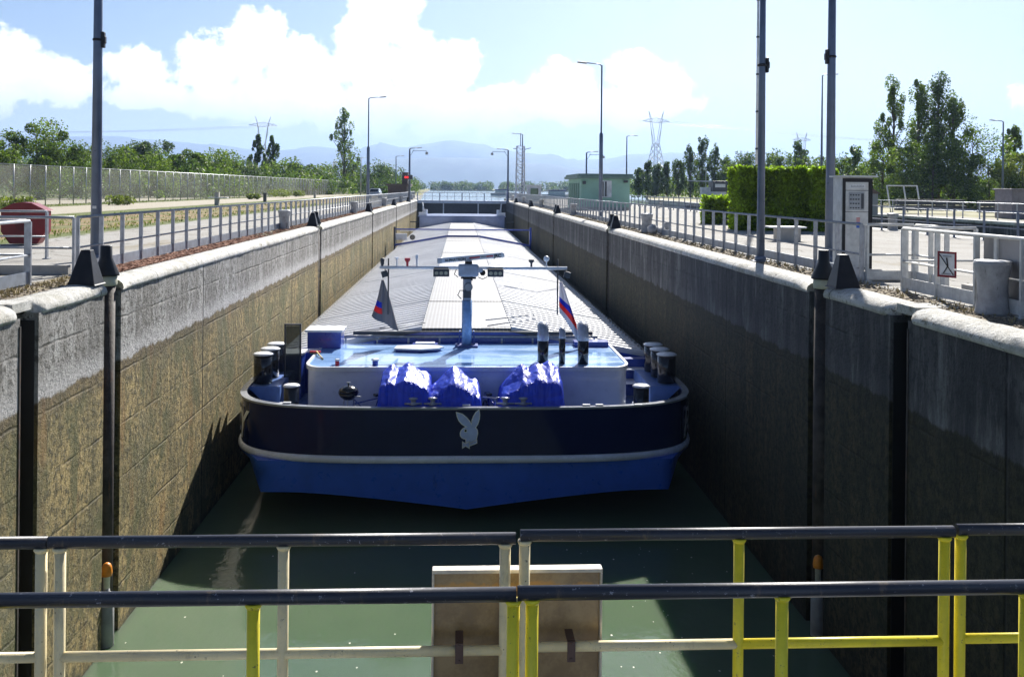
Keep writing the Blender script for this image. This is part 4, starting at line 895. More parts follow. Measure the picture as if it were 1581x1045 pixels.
stk = MB().b2(-.02, .05, -.038, -.0355, hC * .47, hC * .53).build('sticker', paint('sticker_blue', (0.02, 0.12, 0.55), 0.4), o)
mb = MB()
for q in range(4): mb.b2(-.02, .05, -.038, -.0355, hC * (.535 + q * .012), hC * (.541 + q * .012))
mb.build('sticker', paint('sticker_red', (0.6, 0.04, 0.03), 0.4), o)
# warning sign on railing
P = at(1472, 408, 13.9); o = empty('warning_sign', (P.x - 0.0, P.y, P.z), 0, 'small red-framed white warning sign hung on the near right railing', 'sign')
o.location = (RX - 0.06, 13.95, 0.55); o.rotation_euler = (0, 0, R(-62))
MB().b2(-.14, .14, -.006, .006, -.19, .19).build('plate', WH, o)
mb = MB(); mb.b2(-.155, .155, -.013, -.0065, .16, .19).b2(-.155, .155, -.013, -.0065, -.19, -.16).b2(-.155, -.125, -.013, -.0065, -.159, .159).b2(.125, .155, -.013, -.0065, -.159, .159); mb.build('border', RB, o)
mb = MB(); mb.bar((-.12, -.011, .14), (.11, -.011, -.15), .022, .006).bar((-.06, -.0145, .12), (.07, -.0145, .12), .02, .006).bar((0.0, -.018, .10), (0.02, -.018, -.02), .03, .006).bar((0.02, -.018, -.02), (-.05, -.018, -.13), .02, .006).bar((-.08, -.0145, -.14), (.06, -.0145, -.14), .02, .006); mb.build('pictogram', BLKST, o)
# grey metal panel at right edge
mb = MB(); P0, P1 = gr(1525, 488), gr(1640, 520)
o = empty('sheet_metal_screen', (RX + 0.12, 12.9, 0), 0, 'plain grey sheet metal screen behind the near right bollard', 'screen')
MB().b2(-0.02, 0.02, -3.2, 0.35, 0.02, 1.0).build('sheet', paint('sheet_grey', (0.27, 0.26, 0.26), 0.4, 0.2, sc=1.5), o); MB().b2(-0.05, 0.05, -0.03, 0.04, 0, 1.0).b2(-0.05, 0.05, -1.93, -1.87, 0, 1.0).build('upright', RAILL, o)
# low bench-like cover by hedge
P = gr(1215, 372); o = empty('service_hatch', (P.x, P.y, 0), 0, 'low concrete service block on the platform before the hedge', 'service block')
MB().b2(-.35, .35, -.3, .3, 0, .42).build('base', CONC, o); MB().b2(-.6, .5, -.42, .42, .423, .47).build('lid', WH, o)
# green hut
P = gr(897, 324); y0 = P.y; x0 = P.x; x1 = at(972, 322, y0).x; HG = paint('mint_green_render', (0.34, 0.56, 0.44), 0.7, sc=0.8, var=0.06); HR = paint('roof_green', (0.17, 0.26, 0.22), 0.6)
o = empty('green_hut', ((x0 + x1) / 2, y0, 0), 0, 'mint green flat-roofed lock keeper hut on the right quay', 'hut'); a = (x1 - x0) / 2; hh = at(930, 276, y0).z; k_ = y0 / 1500
MB().b2(-a, a, 0, 9.0, 0, hh).build('wall', HG, o)
MB().b2(-a - .35, a + .35, -.35, 9.4, hh + .003, hh + .22).b2(-a - .22, a + .22, -.22, 9.2, hh + .223, hh + .38).build('roof', HR, o)
wx = at(936, 300, y0).x - (x0 + x1) / 2; wz0, wz1 = at(936, 305, y0).z, at(936, 279, y0).z
f_ = MB().b2(wx - .42, wx + .42, -.06, -.003, wz0, wz1).build('window', WH, o); MB().b2(wx - .36, wx - .22, -.085, -.062, wz0 + .08, wz1 - .08).b2(wx - .12, wx + .02, -.085, -.062, wz0 + .08, wz1 - .08).build('pane', GLS, f_)
for q in range(5):
    yy = 1.3 + q * 1.55; MB().b2(-a - .05, -a - .003, yy, yy + 1.0, .25, hh - .35).build('shutter', paint('shutter_green', (0.15, 0.28, 0.21), 0.6), o)
MB().b2(-a + .1, -a + .35, -.2, -.02, hh - .45, hh - .2).b2(a - .5, a - .2, -.25, -.02, hh - .3, hh - .12).build('wall_lamp', DGREY, o)
MB().b2(-a - .01, a + .01, -.03, -.0005, 0, .22).build('plinth', CONC, o)
# second-lock machine, frame, beams
P = at(1103, 300, 112); o = empty('winch_cabin', (P.x, 112, 0), 0, 'small grey and black winch cabin left of the hedge on the far bank', 'cabin')
MB().b2(-0.4, 1.4, 0, 2, 0, 1.5).build('base', GREYW, o); MB().b2(-.2, 1.5, -.1, 2, 1.5, 2.75).build('cabin', DGREY, o, bevel=0.03); MB().b2(0.05, 1.25, -.14, -.105, 2.0, 2.4).build('window', WH, o)
MB().b2(-1.4, -.4, 0.2, 1.2, .6, 2.0).build('motor_box', GREYW, o); MB().bar((-3.0, 0.5, 2.75), (0, 0.5, 2.7), .12).build('arm', GALV, o); MB().bar((-.9, .5, 2.0), (-.9, .5, 4.3), .05).build('antenna', GALV, o)
P = at(1395, 311, 80); o = empty('steel_frame', (P.x, 80, 0), 0, 'white tubular steel frame like a goal on the far right bank', 'frame'); mb = MB()
for xx in (-1.1, 0.35, 1.5): mb.tube([(xx, 0, 0), (xx - .35, 0, at(1395, 287, 80).z)], .06, 6)
mb.tube([(-1.45, 0, at(1395, 287, 80).z), (1.15, 0, at(1395, 287, 80).z)], .06, 6); mb.build('tubes', WH, o)
for i, (px, py, Y, ln, lab) in enumerate(((1437, 309, 72, 5.5, 'stack of dark steel beams in front of the white frame'), (1560, 312, 66, 4.5, 'stack of dark steel beams at the right edge of the photo'))):
    P = at(px, py, Y); o = empty('beam_stack', (P.x, Y, 0), 0, lab, 'beams', 'steel beam stacks')
    for q in range(3):
        MB().box((q * .15, q * .35, .45), (ln, .30, .4)).box((q * .1, q * .35, .9), (ln * .96, .28, .4)).build('beam', DGREY if q % 2 == 0 else RUST, o)
P = at(1574, 325, 60); o = MB().b2(P.x - .5, P.x + 1.2, 60, 62, 0, at(1574, 294, 60).z).b2(P.x - .58, P.x + 1.28, 59.9, 62.1, at(1574, 294, 60).z + .002, at(1574, 294, 60).z + .1).build('equipment_cabinet', paint('mauve_grey', (0.22, 0.20, 0.22), 0.6), None, 'dark grey equipment cabinet at the right edge behind the second lock', 'cabinet', bevel=0.02)
P = at(1288, 296, 66); o = empty('shed', (P.x + 1.6, 66, 0), 0, 'small brown pitched roof shed just left of the control cabinet', 'shed')
MB().b2(-1.5, 1.5, 0, 2.5, 0, 1.5).build('wall', CONC, o); MB().add([(-1.7, -.1, 1.5), (1.7, -.1, 1.5), (1.7, 2.6, 1.5), (-1.7, 2.6, 1.5), (0, -.1, 2.5), (0, 2.6, 2.5)], [(0, 1, 4), (1, 2, 5, 4), (2, 3, 5), (3, 0, 4, 5), (0, 3, 2, 1)]).build('roof', paint('roof_brown', (0.2, 0.13, 0.1), 0.8), o)
# bollards of the second lock
for k in range(5):
    o = empty('mooring_bollard', (18.2 if k != 2 else 18.2, 24.5 + 16 * k, 0), 0, f'white bollard on the near edge of the second lock, {FST0[k]} of five', 'bollard', 'bollards of the second lock')
    for q in bp: c = q.copy(); COL.objects.link(c); reg(c, o)
# far gate
o = empty('far_gate', (0, END, 0), 0, 'closed upper lock gate with white walkway and railing at the far end', 'lock gate')
MB().b2(-6, 6, 0, 1.0, -7.5, -0.45).build('gate_leaf', DGREY, o)
for xx in (-5.3, -2.5, 2.2, 5.3): MB().b2(xx - .08, xx + .08, -.12, -.003, -3.5, -.46).build('rib', WH, o)
MB().b2(-6.6, 6.6, -.6, 1.2, -.42, -.05).build('walkway', paint('walkway_white', (0.62, 0.66, 0.74), 0.5), o)
mb = MB()
for k in range(13): mb.bar((-6 + k, -.5, -.05), (-6 + k, -.5, 1.0), .06 if k % 3 else .14)
mb.tube([(-6.2, -.5, 1.0), (6.2, -.5, 1.0)], .04, 6).tube([(-6.2, -.5, .5), (6.2, -.5, .5)], .03, 6).build('railing', GREYW, o)
# moored boats beyond gate right
for i, (px, Y, ln) in enumerate(((775, 300, 7), (862, 260, 9))):
    P = at(px, 296, Y); o = empty('boat', (P.x, Y, -0.75), 0, ('white cabin boat with blue canopy' if i == 0 else 'white cruiser') + ' moored beyond the far gate' + ('' if i == 0 else ' left of the green hut'), 'boat')
    mb = MB(); mb.add([(-ln / 2, -1.2, .1), (ln / 2 - 1, -1.2, .1), (ln / 2, 0, .2), (ln / 2 - 1, 1.2, .1), (-ln / 2, 1.2, .1), (-ln / 2, -1.4, 1), (ln / 2 - 1, -1.4, 1), (ln / 2 + .6, 0, 1.2), (ln / 2 - 1, 1.4, 1), (-ln / 2, 1.4, 1)], [(0, 1, 6, 5), (1, 2, 7, 6), (2, 3, 8, 7), (3, 4, 9, 8), (4, 0, 5, 9), (5, 6, 7, 8, 9)]).build('hull', WH, o)
    MB().b2(-ln * .3, ln * .2, -1, 1, 1.003, 1.9).build('cabin', WH, o, bevel=0.05); MB().b2(-ln * .32, ln * .22, -1.05, 1.05, 1.905, 2.2).build('canopy', paint('canopy_blue', (0.03, 0.06, 0.25), 0.6), o, bevel=0.05)
# far-end cabin
P = at(825, 300, 126); o = empty('gate_cabin', (P.x, 126, 0), 0, 'small pale operator cabin with window beyond the lattice mast', 'cabin')
MB().b2(-.9, .9, 0, 2, 0, 2.0).build('wall', GREYW, o); MB().b2(-1.05, 1.05, -.1, 2.1, 2.003, 2.15).build('roof', WH, o); MB().b2(-.5, .5, -.04, -.003, .9, 1.7).build('window', GLS, o)

# pylons
def pylon(px, topy, Y, label, kind=0):
    P = at(px, 300, Y); h = at(px, topy, Y).z; o = empty('pylon', (P.x, Y, 0), R(20), label, 'pylon', 'electricity pylons'); s = h / 30
    PYM = GREYW; b_ = MB(); hw_ = 3.2 * s; nk = 8; t_ = max(0.14, Y / 3000)
    def hwz(u): return hw_ * (1 - u) ** 1.1 + 0.9 * s * min(1, u * 3)
    H_ = h * .62
    for k in range(nk):
        u0, u1 = k / nk, (k + 1) / nk; a0, a1 = hwz(u0), hwz(u1); z0, z1 = H_ * u0, H_ * u1
        for (i, j), (m_, n_) in (((-1, -1), (1, -1)), ((1, -1), (1, 1)), ((1, 1), (-1, 1)), ((-1, 1), (-1, -1))):
            b_.bar((i * a0, j * a0, z0), (i * a1, j * a1, z1), t_ * 1.4).bar((i * a0, j * a0, z0), (m_ * a1, n_ * a1, z1), t_).bar((m_ * a0, n_ * a0, z0), (i * a1, j * a1, z1), t_)
    b_.build('tower', PYM, o); c = MB(); e = hwz(1)
    for d in (-1, 1):
        for j in (-1, 1):
            c.bar((d * e, j * e, H_), (d * 2.2 * s, j * e * .6, h * .90), t_ * 1.3).bar((d * 2.2 * s, j * .5, h * .90), (d * 3.1 * s, 0, h), t_ * 1.2)
        c.bar((d * e, 0, H_), (d * 2.2 * s, 0, h * .8), t_); c.bar((0, 0, h * .86), (d * 5.6 * s, 0, h * .88), t_ * 1.3).bar((0, 0, h * .92), (d * 5.6 * s, 0, h * .88), t_ * 1.1)
    for k in range(-4, 4): c.bar((k * 1.1 * s, 0, h * .87), ((k + 1) * 1.1 * s, 0, h * .91), t_)
    c.build('crossarm', PYM, o); return P, h
Pa, ha = pylon(405, 180, 520, 'lattice pylon behind the twin poplars on the left')
Pb, hb = pylon(1012, 172, 430, 'large lattice pylon behind the poplars on the right')
Pc, hc = pylon(1237, 205, 700, 'small distant pylon above the hedge')
Pd, hd = pylon(1148, 233, 900, 'faint distant pylon right of the large one')
o = empty('power_lines', (0, 0, 0), 0, 'thin power lines strung between the distant pylons', 'cables')
def wire(a, c, sag):
    a, c = Vector(a), Vector(c); MB().tube([a.lerp(c, k / 24) - Vector((0, 0, sag * 4 * (k / 24) * (1 - k / 24))) for k in range(25)], 0.035, 4).build('cable', GALV, o)
for d in (-8, 0, 8):
    wire((Pa.x + d, 520, ha * .88), (Pa.x - 420, 380 + d, 60), 18); wire((Pb.x + d, 430, hb * .88), (Pc.x + 420, 480 + d, 40), 14)

# ------------------------------------------------------------------ the barge
BX = 0.0
ORG = Vector((BX, 22.0, WZ))
barge = empty('cargo_barge', ORG, 0, 'long blue and black cargo barge with ribbed hatch covers lying in the lock', 'barge')
class BB(MB):      # coordinates: x from the barge centre line, y and z as in the world
    def build(s, name, mat, parent=None, **k):
        s.v = [(x, y - ORG.y, z - ORG.z) for x, y, z in s.v]; return MB.build(s, name, mat, parent if parent is not None else barge, **k)
def hullpaint(name, c, rough=0.12, dirt=(0.10, 0.09, 0.08), bumpst=0.12, spec=.5, coat=.4):
    m, t = newmat(name); N = NT(t); g = N.n('ShaderNodeNewGeometry').outputs['Position']
    a = N.noise(g, 1.2, 5, 0.7); col = N.mix(N.ramp(a, 0.35, 0.65), tuple(x * .85 for x in c), c)
    s_ = N.noise(g, 3.0, 6, 0.75, (1, 1, .2)); col = N.mix(N.m('MULTIPLY', N.ramp(s_, 0.6, 0.72), 0.3), col, dirt)
    s2 = N.noise(g, 5.0, 8, 0.8, (.35, .35, 2.5)); col = N.mix(N.m('MULTIPLY', N.ramp(s2, 0.66, 0.70), 0.35), col, (0.16, 0.14, 0.13))
    h = N.m('ADD', N.noise(g, 0.9, 2), N.m('MULTIPLY', N.noise(g, 9, 3), 0.05))
    N.out(col, N.m('MULTIPLY_ADD', N.noise(g, 5, 4), 0.15, rough - .06), 0, N.bump(h, bumpst, 0.06), coat=coat, spec=spec); return m
HBLK = hullpaint('hull_black', (0.009, 0.015, 0.072), 0.10, spec=.18, coat=0.0, dirt=(.02, .02, .05)); HBLU = hullpaint('hull_blue', (0.045, 0.16, 0.75), 0.28, coat=.1, dirt=(.03, .04, .12))
HUND = hullpaint('hull_underside', (0.035, 0.04, 0.035), 0.5); RUBW = hullpaint('rub_rail_white', (0.80, 0.85, 0.97), 0.25, bumpst=0.05)
DKBLU = paint('deck_blue', (0.13, 0.21, 0.42), 0.3, sc=2, dirt=(0.2, 0.2, 0.2), coat=0.3)
BLUE = paint('locker_blue', (0.018, 0.055, 0.36), 0.3, sc=2, coat=0.3); HW = paint('deckhouse_white', (0.76, 0.80, 0.92), 0.3, sc=1.0, var=0.05, bump=0.04, coat=0.2)
TRIM = paint('trim_white', (0.78, 0.80, 0.84), 0.3, var=0.05, coat=0.2); BOLB = paint('bollard_black', (0.015, 0.015, 0.018), 0.2, coat=0.5, bump=0.05)
HWID = 5.53
def outline(a, bb, e, yst, yend, n=26, nlong=12, sgn=1):
    """half outline from the stern centre to the far end (x>=0)"""
    pts = []
    for k in range(n + 1):
        t_ = math.pi / 2 * (k / n); cx_ = math.sin(t_) ** (2 / e); sy_ = math.cos(t_) ** (2 / e)
        pts.append((a * cx_, yst + bb - bb * sy_))
    y0 = yst + bb
    for k in range(1, nlong + 1): pts.append((a, y0 + (yend - 12 - y0) * k / nlong))
    for k in range(1, 8):
        t_ = math.pi / 2 * k / 7; pts.append((a * math.cos(t_) ** 0.7 if k < 7 else 0.3, yend - 12 + 12 * math.sin(t_)))
    return pts
def ring(a, bb, e, yst, z, zf=None):
    h = outline(a, bb, e, yst, 124); r = [(-x, y) for x, y in h[::-1][:-0 or None]][:-1] + h
    return [(x, y, z + (zf(x, y) if zf else 0)) for x, y in r]
def loft(mb, rings, smooth=True):
    n = len(rings[0]); vs = [p for r in rings for p in r]
    fs = [(i * n + k, i * n + k + 1, (i + 1) * n + k + 1, (i + 1) * n + k) for i in range(len(rings) - 1) for k in range(n - 1)]
    return mb.add(vs, fs, smooth)
ZT, ZR = -3.40, -4.43
sheer = lambda x, y: 0.012 * abs(x) ** 1.2 * (1 if y < 30 else 0.6)
cusp = lambda x, y: -0.34 * max(0, 1 - abs(x) / 3.6) ** 1.35 if y < 24 else (-0.75 if y > 40 else -0.75 * (y - 24) / 16)
B0 = ring(HWID, 3.7, 4.1, 22.0, ZT); B1 = ring(HWID + .01, 3.7, 4.1, 21.98, ZR)
bw = BB(); loft(bw, [B1, B0])
bi0 = ring(HWID - .07, 3.64, 4.1, 22.07, ZT); bi1 = ring(HWID - .07, 3.64, 4.1, 22.07, -4.2)
loft(bw, [bi0, bi1]); bw.build('bulwark', HBLK)
# cap rail
cap = BB(); n = len(B0)
ca = ring(HWID + .035, 3.73, 4.1, 21.965, ZT + .004); cb = ring(HWID + .035, 3.73, 4.1, 21.965, ZT + .05); cc_ = ring(HWID - .11, 3.6, 4.1, 22.11, ZT + .05); cd = ring(HWID - .11, 3.6, 4.1, 22.11, ZT + .004)
loft(cap, [cd, ca, cb, cc_, cd], False); cap.build('cap_rail', paint('cap_grey', (0.30, 0.32, 0.36), 0.22, coat=0.5), bevel=0.0)
# rub rail: a half-round band
rr_ = []
for k in range(9):
    t_ = -math.pi / 2 + math.pi * k / 8; o_ = .06 * math.cos(t_); rr_.append(ring(HWID + .01 + o_, 3.7 + o_, 4.1, 21.98 - o_, ZR - .09 + .085 * math.sin(t_)))
loft(BB(), rr_).build('rub_rail', RUBW)
# lower blue transom
def ring2(z, pl_, zf):
    base = ring(HWID, 3.7, 4.1, 22.0, z, zf); out = []
    d_ = [0]
    for p, q in zip(pl_[:-1], pl_[1:]): d_.append(d_[-1] + math.dist(p, q))
    half = [p for p in base if p[0] >= -1e-6]; nn = 27
    loc_ = []
    for k in range(nn):
        s_ = d_[-1] * k / (nn - 1)
        for i_ in range(len(pl_) - 1):
            if d_[i_ + 1] >= s_ - 1e-9:
                u = (s_ - d_[i_]) / (d_[i_ + 1] - d_[i_]); loc_.append((pl_[i_][0] + (pl_[i_ + 1][0] - pl_[i_][0]) * u, pl_[i_][1] + (pl_[i_ + 1][1] - pl_[i_][1]) * u)); break
    c_ = min(range(nn), key=lambda k: math.dist(loc_[k], pl_[1])); loc_[c_] = pl_[1]
    h_ = loc_ + [(x, y) for x, y, _ in half[nn:]]
    return [(-x, y, z + zf(x, y)) for x, y in h_[::-1][:-1]] + [(x, y, z + zf(x, y)) for x, y in h_]
PLB = [(0, 22.04), (4.74, 22.24), (5.50, 23.75), (5.53, 25.7)]
l0 = ring2(ZR - .16, PLB, lambda x, y: 0); l1 = ring2(ZR - .30, [(0, 22.06), (4.72, 22.26), (5.47, 23.78), (5.52, 25.7)], lambda x, y: 0)
cusp = lambda x, y: (-0.36 * max(0, 1 - abs(x) / 3.9) ** 1.3 if y < 23 else (-0.75 if y > 40 else -0.75 * (y - 23) / 17))
l2 = ring2(-5.33, [(0, 22.12), (4.68, 22.34), (5.36, 23.95), (5.50, 26.5)], lambda x, y: (0.62 * min(1, max(0, abs(x) - 4.70) / .66) * (1 if y < 24.5 else max(0, 1 - (y - 24.5) / 4)) if abs(x) > 4.70 and y < 29 else 0) + cusp(x, y))
shelf = ring(HWID + .02, 3.71, 4.1, 21.97, ZR - .155); loft(BB(), [l0, shelf], False).build('rub_rail_underside', HBLU)
loft(BB(), [l2, l1, l0]).build('hull_side', HBLU)
u1 = [(x * .97, y + .6, z - .12) for x, y, z in l2]; u2 = [(x * .72, y + 3.2 if y < 60 else y, -6.15) for x, y, z in l2]; u3 = [(x * .55, y + 4.5 if y < 60 else y, -7.2) for x, y, z in l2]
loft(BB(), [u3, u2, u1, l2]).build('hull_underside', HUND)
# deck
dk = BB(); half = outline(HWID - .05, 3.66, 4.1, 22.05, 123.5); pl = [(x, y) for x, y in half] + [(-x, y) for x, y in half[::-1][:-1]]
dk.add([(x, y, -4.2) for x, y in pl], [tuple(range(len(pl)))]); dk.build('deck', DKBLU)
# ship's name on the quarters
def bendtext(s, size, side, ystart):
    cu = bpy.data.curves.new('name', 'FONT'); cu.body = s; cu.size = size; cu.extrude = 0.0; cu.shear = 0.25; cu.space_character = 1.1; cu.offset = 0.012
    o = bpy.data.objects.new('tmp', cu); COL.objects.link(o); bpy.context.view_layer.update()
    me = bpy.data.meshes.new_from_object(o); bpy.data.objects.remove(o)
    bm = bmesh.new(); bm.from_mesh(me)
    bmesh.ops.triangulate(bm, faces=bm.faces[:]); bmesh.ops.subdivide_edges(bm, edges=bm.edges[:], cuts=2)
    wd = max(v.co.x for v in bm.verts)
    h = outline(HWID + .03, 3.72, 4.1, 21.96, 124, n=26)
    S_ = [0]
    for p, q in zip(h[:-1], h[1:]): S_.append(S_[-1] + math.dist(p, q))
    def P_(s_):
        for i in range(len(S_) - 1):
            if S_[i + 1] >= s_:
                u = (s_ - S_[i]) / (S_[i + 1] - S_[i]); return h[i][0] + (h[i + 1][0] - h[i][0]) * u, h[i][1] + (h[i + 1][1] - h[i][1]) * u
        return h[-1]
    s0 = min(S_[i] for i in range(len(h)) if h[i][0] >= ystart)
    for v in bm.verts:
        u = v.co.x; s_ = s0 + (u if side > 0 else wd - u)
        x, y = P_(s_); v.co = Vector((side * (x + .004), y - ORG.y, -4.30 + v.co.y - ORG.z))
    me2 = bpy.data.meshes.new('ship_name'); bm.to_mesh(me2); bm.free(); me2.materials.append(TRIM)
    o = bpy.data.objects.new('ship_name', me2); COL.objects.link(o); reg(o, barge)
bendtext('PLAYBOY', 0.98, 1, 5.12); bendtext('PLAYBOY', 0.98, -1, 5.02)
# rabbit head emblem
def emblem():
    cxp, px0, py0_ = 0, 365, 560; s_ = 70 / 813 * 22.0 / 1500   # crop pixels to metres
    ox = at(690 + 365 * 70 / 813, 665, 21.97); 
    def T(pts): return [((x - 365) * s_, (y - 560) * -s_) for x, y in pts]
    head = [(375, 487), (330, 500), (285, 530), (258, 565), (247, 605), (252, 645), (275, 675), (310, 692), (350, 698), (350, 762), (395, 735), (418, 762), (470, 742), (520, 715), (532, 660), (543, 600), (538, 550), (520, 520), (500, 505), (548, 430), (570, 350), (577, 270), (567, 195), (520, 235), (480, 300), (455, 370), (443, 460), (400, 390), (340, 320), (270, 265), (178, 238), (190, 300), (220, 370), (270, 430), (330, 468)]
    bow = [(292, 770), (335, 798), (395, 765), (398, 855), (335, 818), (292, 848)]; tab = [(415, 785), (528, 738), (530, 772), (420, 815)]
    cen = (ox.x - BX, ox.z)
    def poly(pts, y, mb):
        bm = bmesh.new(); vs = [bm.verts.new((x + cen[0], y, z + cen[1])) for x, z in pts]; f = bm.faces.new(vs); f.normal_update()
        bmesh.ops.triangulate(bm, faces=[f]); b = len(mb.v)
        bm.verts.index_update(); mb.v += [tuple(v.co) for v in bm.verts]
        for f in bm.faces:
            mb.f.append(tuple(b + v.index for v in (f.verts if f.normal.y < 0 else reversed(f.verts)))); mb.sm.append(False)
        bm.free()
    def grow(pts, d):
        out = []; n = len(pts); ar = sum(pts[i][0] * pts[(i + 1) % n][1] - pts[(i + 1) % n][0] * pts[i][1] for i in range(n)); sg = 1 if ar > 0 else -1
        for i in range(n):
            p, q, r_ = Vector(pts[i - 1]), Vector(pts[i]), Vector(pts[(i + 1) % n]); e1 = (q - p).normalized(); e2 = (r_ - q).normalized()
            nn = Vector((e1.y + e2.y, -(e1.x + e2.x))) * sg
            nn = nn.normalized() if nn.length > 1e-5 else nn; c_ = max(.45, nn.dot(Vector((e1.y, -e1.x)) * sg)); out.append(tuple(q + nn * d / c_))
        return out
    ybase = 21.962
    mb = BB(); 
    for p in (head, bow, tab): poly(grow(T(p), .02), ybase, mb)
    mb.build('emblem_outline', paint('emblem_white', (.88, .89, .9), .4, bump=0))
    mb = BB(); 
    for p in (head, bow, tab): poly(T(p), ybase - .003, mb)
    mb.build('emblem', paint('emblem_blue', (0.50, 0.60, 0.92), 0.35, bump=0))
    mb = BB(); cx_, cz_ = T([(335, 553)])[0]; poly([(cx_ + .042 * math.cos(a), cz_ + .042 * math.sin(a)) for a in [k * .5236 for k in range(12)]], ybase - .006, mb); mb.build('emblem_eye_ring', TRIM)
    mb = BB(); poly([(cx_ + .027 * math.cos(a), cz_ + .027 * math.sin(a)) for a in [k * .5236 for k in range(12)]], ybase - .009, mb); mb.build('emblem_eye', BOLB)
emblem()

# deckhouse
HZ = -2.78; hx = 4.0; hy0, hy1 = 23.72, 27.45; hc = 0.03
def rounded(x0, x1, y0, y1, r0, n=8):
    p = []
    for k in range(n + 1): t_ = math.pi + math.pi / 2 * k / n; p.append((x0 + r0 + r0 * math.cos(t_), y0 + r0 * 1.7 + r0 * 1.7 * math.sin(t_)))
    for k in range(n + 1): t_ = -math.pi / 2 + math.pi / 2 * k / n; p.append((x1 - r0 + r0 * math.cos(t_), y0 + r0 * 1.7 + r0 * 1.7 * math.sin(t_)))
    return p + [(x1, y1), (x0, y1)]
dh = BB(); dh.prism(rounded(hc - hx + .06, hc + hx - .06, hy0 + .05, hy1, .25), -4.19, HZ - .06); dh.build('deckhouse', HW)
def roofmat():
    m, t = newmat('deckhouse_roof'); N = NT(t); g = N.n('ShaderNodeNewGeometry').outputs['Position']
    a = N.noise(g, 0.9, 6, .7); w_ = N.noise(g, 1.2, 6, .72, (.35, 1.4, 1)); col = N.mix(N.ramp(a, .35, .65), (0.22, 0.40, 0.74), (0.30, 0.50, 0.84))
    col = N.mix(N.m('MULTIPLY', N.ramp(w_, .55, .7), .4), col, (0.42, 0.58, 0.85))
    r_ = N.ramp(w_, .40, .62, .30, .06); N.out(col, r_, 0, N.bump(N.noise(g, 1.5, 3), .10, .03), coat=.5); return m
rf = BB(); rf.prism(rounded(hc - hx, hc + hx, hy0, hy1 + .02, .42), HZ - .058, HZ); rf.build('roof', roofmat())
tr = BB(); op = rounded(hc - hx - .02, hc + hx + .02, hy0 - .02, hy1 + .02, .43); ip = rounded(hc - hx + .05, hc + hx - .05, hy0 + .05, hy1 + .02, .40)
n = len(op) - 1
vs = [(x, y, HZ - .07) for x, y in op] + [(x, y, HZ + .03) for x, y in op] + [(x, y, HZ + .03) for x, y in ip] + [(x, y, HZ - .02) for x, y in ip]; m_ = len(op)
fs = []
for k in range(m_):
    if k == m_ - 2: continue
    j = (k + 1) % m_; fs += [(k, j, m_ + j, m_ + k), (m_ + k, m_ + j, 2 * m_ + j, 2 * m_ + k), (2 * m_ + k, 2 * m_ + j, 3 * m_ + j, 3 * m_ + k)]
tr.add(vs, fs, False).build('roof_trim', TRIM)
for s in (-1, 1):
    fr = BB().b2(hc + s * (hx - .05) - .02, hc + s * (hx - .05) + .02, 24.7, 25.4, -3.75, -3.05).build('window', TRIM); BB().b2(hc + s * (hx - .05) - .03, hc + s * (hx - .05) + .03, 24.76, 25.34, -3.69, -3.11).build('pane', GLS, fr)
BB().b2(-1.55, -1.2, hy0 + .02, hy0 + .045, -3.15, -3.08).build('wall_plate', TRIM)

# hatch covers
ALU = None
def alumat(name, c, dots=False):
    m, t = newmat(name); N = NT(t); g = N.n('ShaderNodeNewGeometry').outputs['Position']
    a = N.noise(g, .5, 6, .7); w_ = N.noise(g, 2.5, 6, .75, (.4, 1.6, 1)); col = N.mix(N.ramp(a, .35, .65), tuple(x * .88 for x in c), c)
    col = N.mix(N.m('MULTIPLY', N.ramp(w_, .55, .68), .3), col, (.36, .35, .36))
    if dots:
        v = N.n('ShaderNodeTexVoronoi'); v.inputs['Scale'].default_value = 9; v.voronoi_dimensions = '2D'; v.inputs['Randomness'].default_value = 0; N.l(g, v.inputs['Vector']); col = N.mix(N.ramp(v.outputs['Distance'], .40, .30), col, (.16, .15, .14))
    N.out(col, N.m('MULTIPLY_ADD', w_, .3, .30), 0.1, N.bump(N.noise(g, 12, 4), .15, .01)); return m
ALU = alumat('hatch_aluminium', (0.76, 0.77, 0.80)); WALK = alumat('walkway_perforated', (0.28, 0.28, 0.285), True)
ZP, ZE, XS, XE = -2.42, -3.12, 1.28, 5.12
nh = 13; y0h = 27.75; sl = (112.6 - y0h) / nh
for k in range(nh):
    ya, yb = y0h + sl * k + .03, y0h + sl * (k + 1) - .03; dz = 0.015 if k % 2 else 0.0
    hb = BB(); nr = 12; st_ = (yb - ya) / nr; prof = []
    for q in range(nr):
        y = ya + q * st_; prof += [(y, 0), (y + .015, .085), (y + st_ * .25, .085), (y + st_ * .45, .0)]
    prof.append((yb, 0))
    for s in (-1, 1):
        vs = []
        for y, b_ in prof: vs += [(s * XS, y, ZP + dz + b_), (s * XE, y, ZE + dz + b_), (s * XE, y, ZE + dz - .14)]
        n3 = 3; fs = []
        for i in range(len(prof) - 1):
            for c in range(2):
                f = (i * n3 + c, i * n3 + c + 1, (i + 1) * n3 + c + 1, (i + 1) * n3 + c); fs.append(f if s > 0 else f[::-1])
        hb.add(vs, fs)
        # end plates
        for y in (ya, yb): hb.add([(s * XS, y, ZP + dz), (s * XE, y, ZE + dz), (s * XE, y, ZE + dz - .14), (s * XS, y, ZP + dz - .14)], [(0, 1, 2, 3)])
    hc_ = hb.build('hatch_cover', ALU)
    wk = BB().b2(-XS + .002, XS - .002, ya, yb, ZP + dz - .1, ZP + dz + .035).build('walkway', WALK, hc_)
    wk.location = (0, 0, 0)
COAM = paint('coaming_blue', (0.05, 0.085, 0.24), 0.35, sc=2, dirt=(.2, .2, .22), coat=.3)
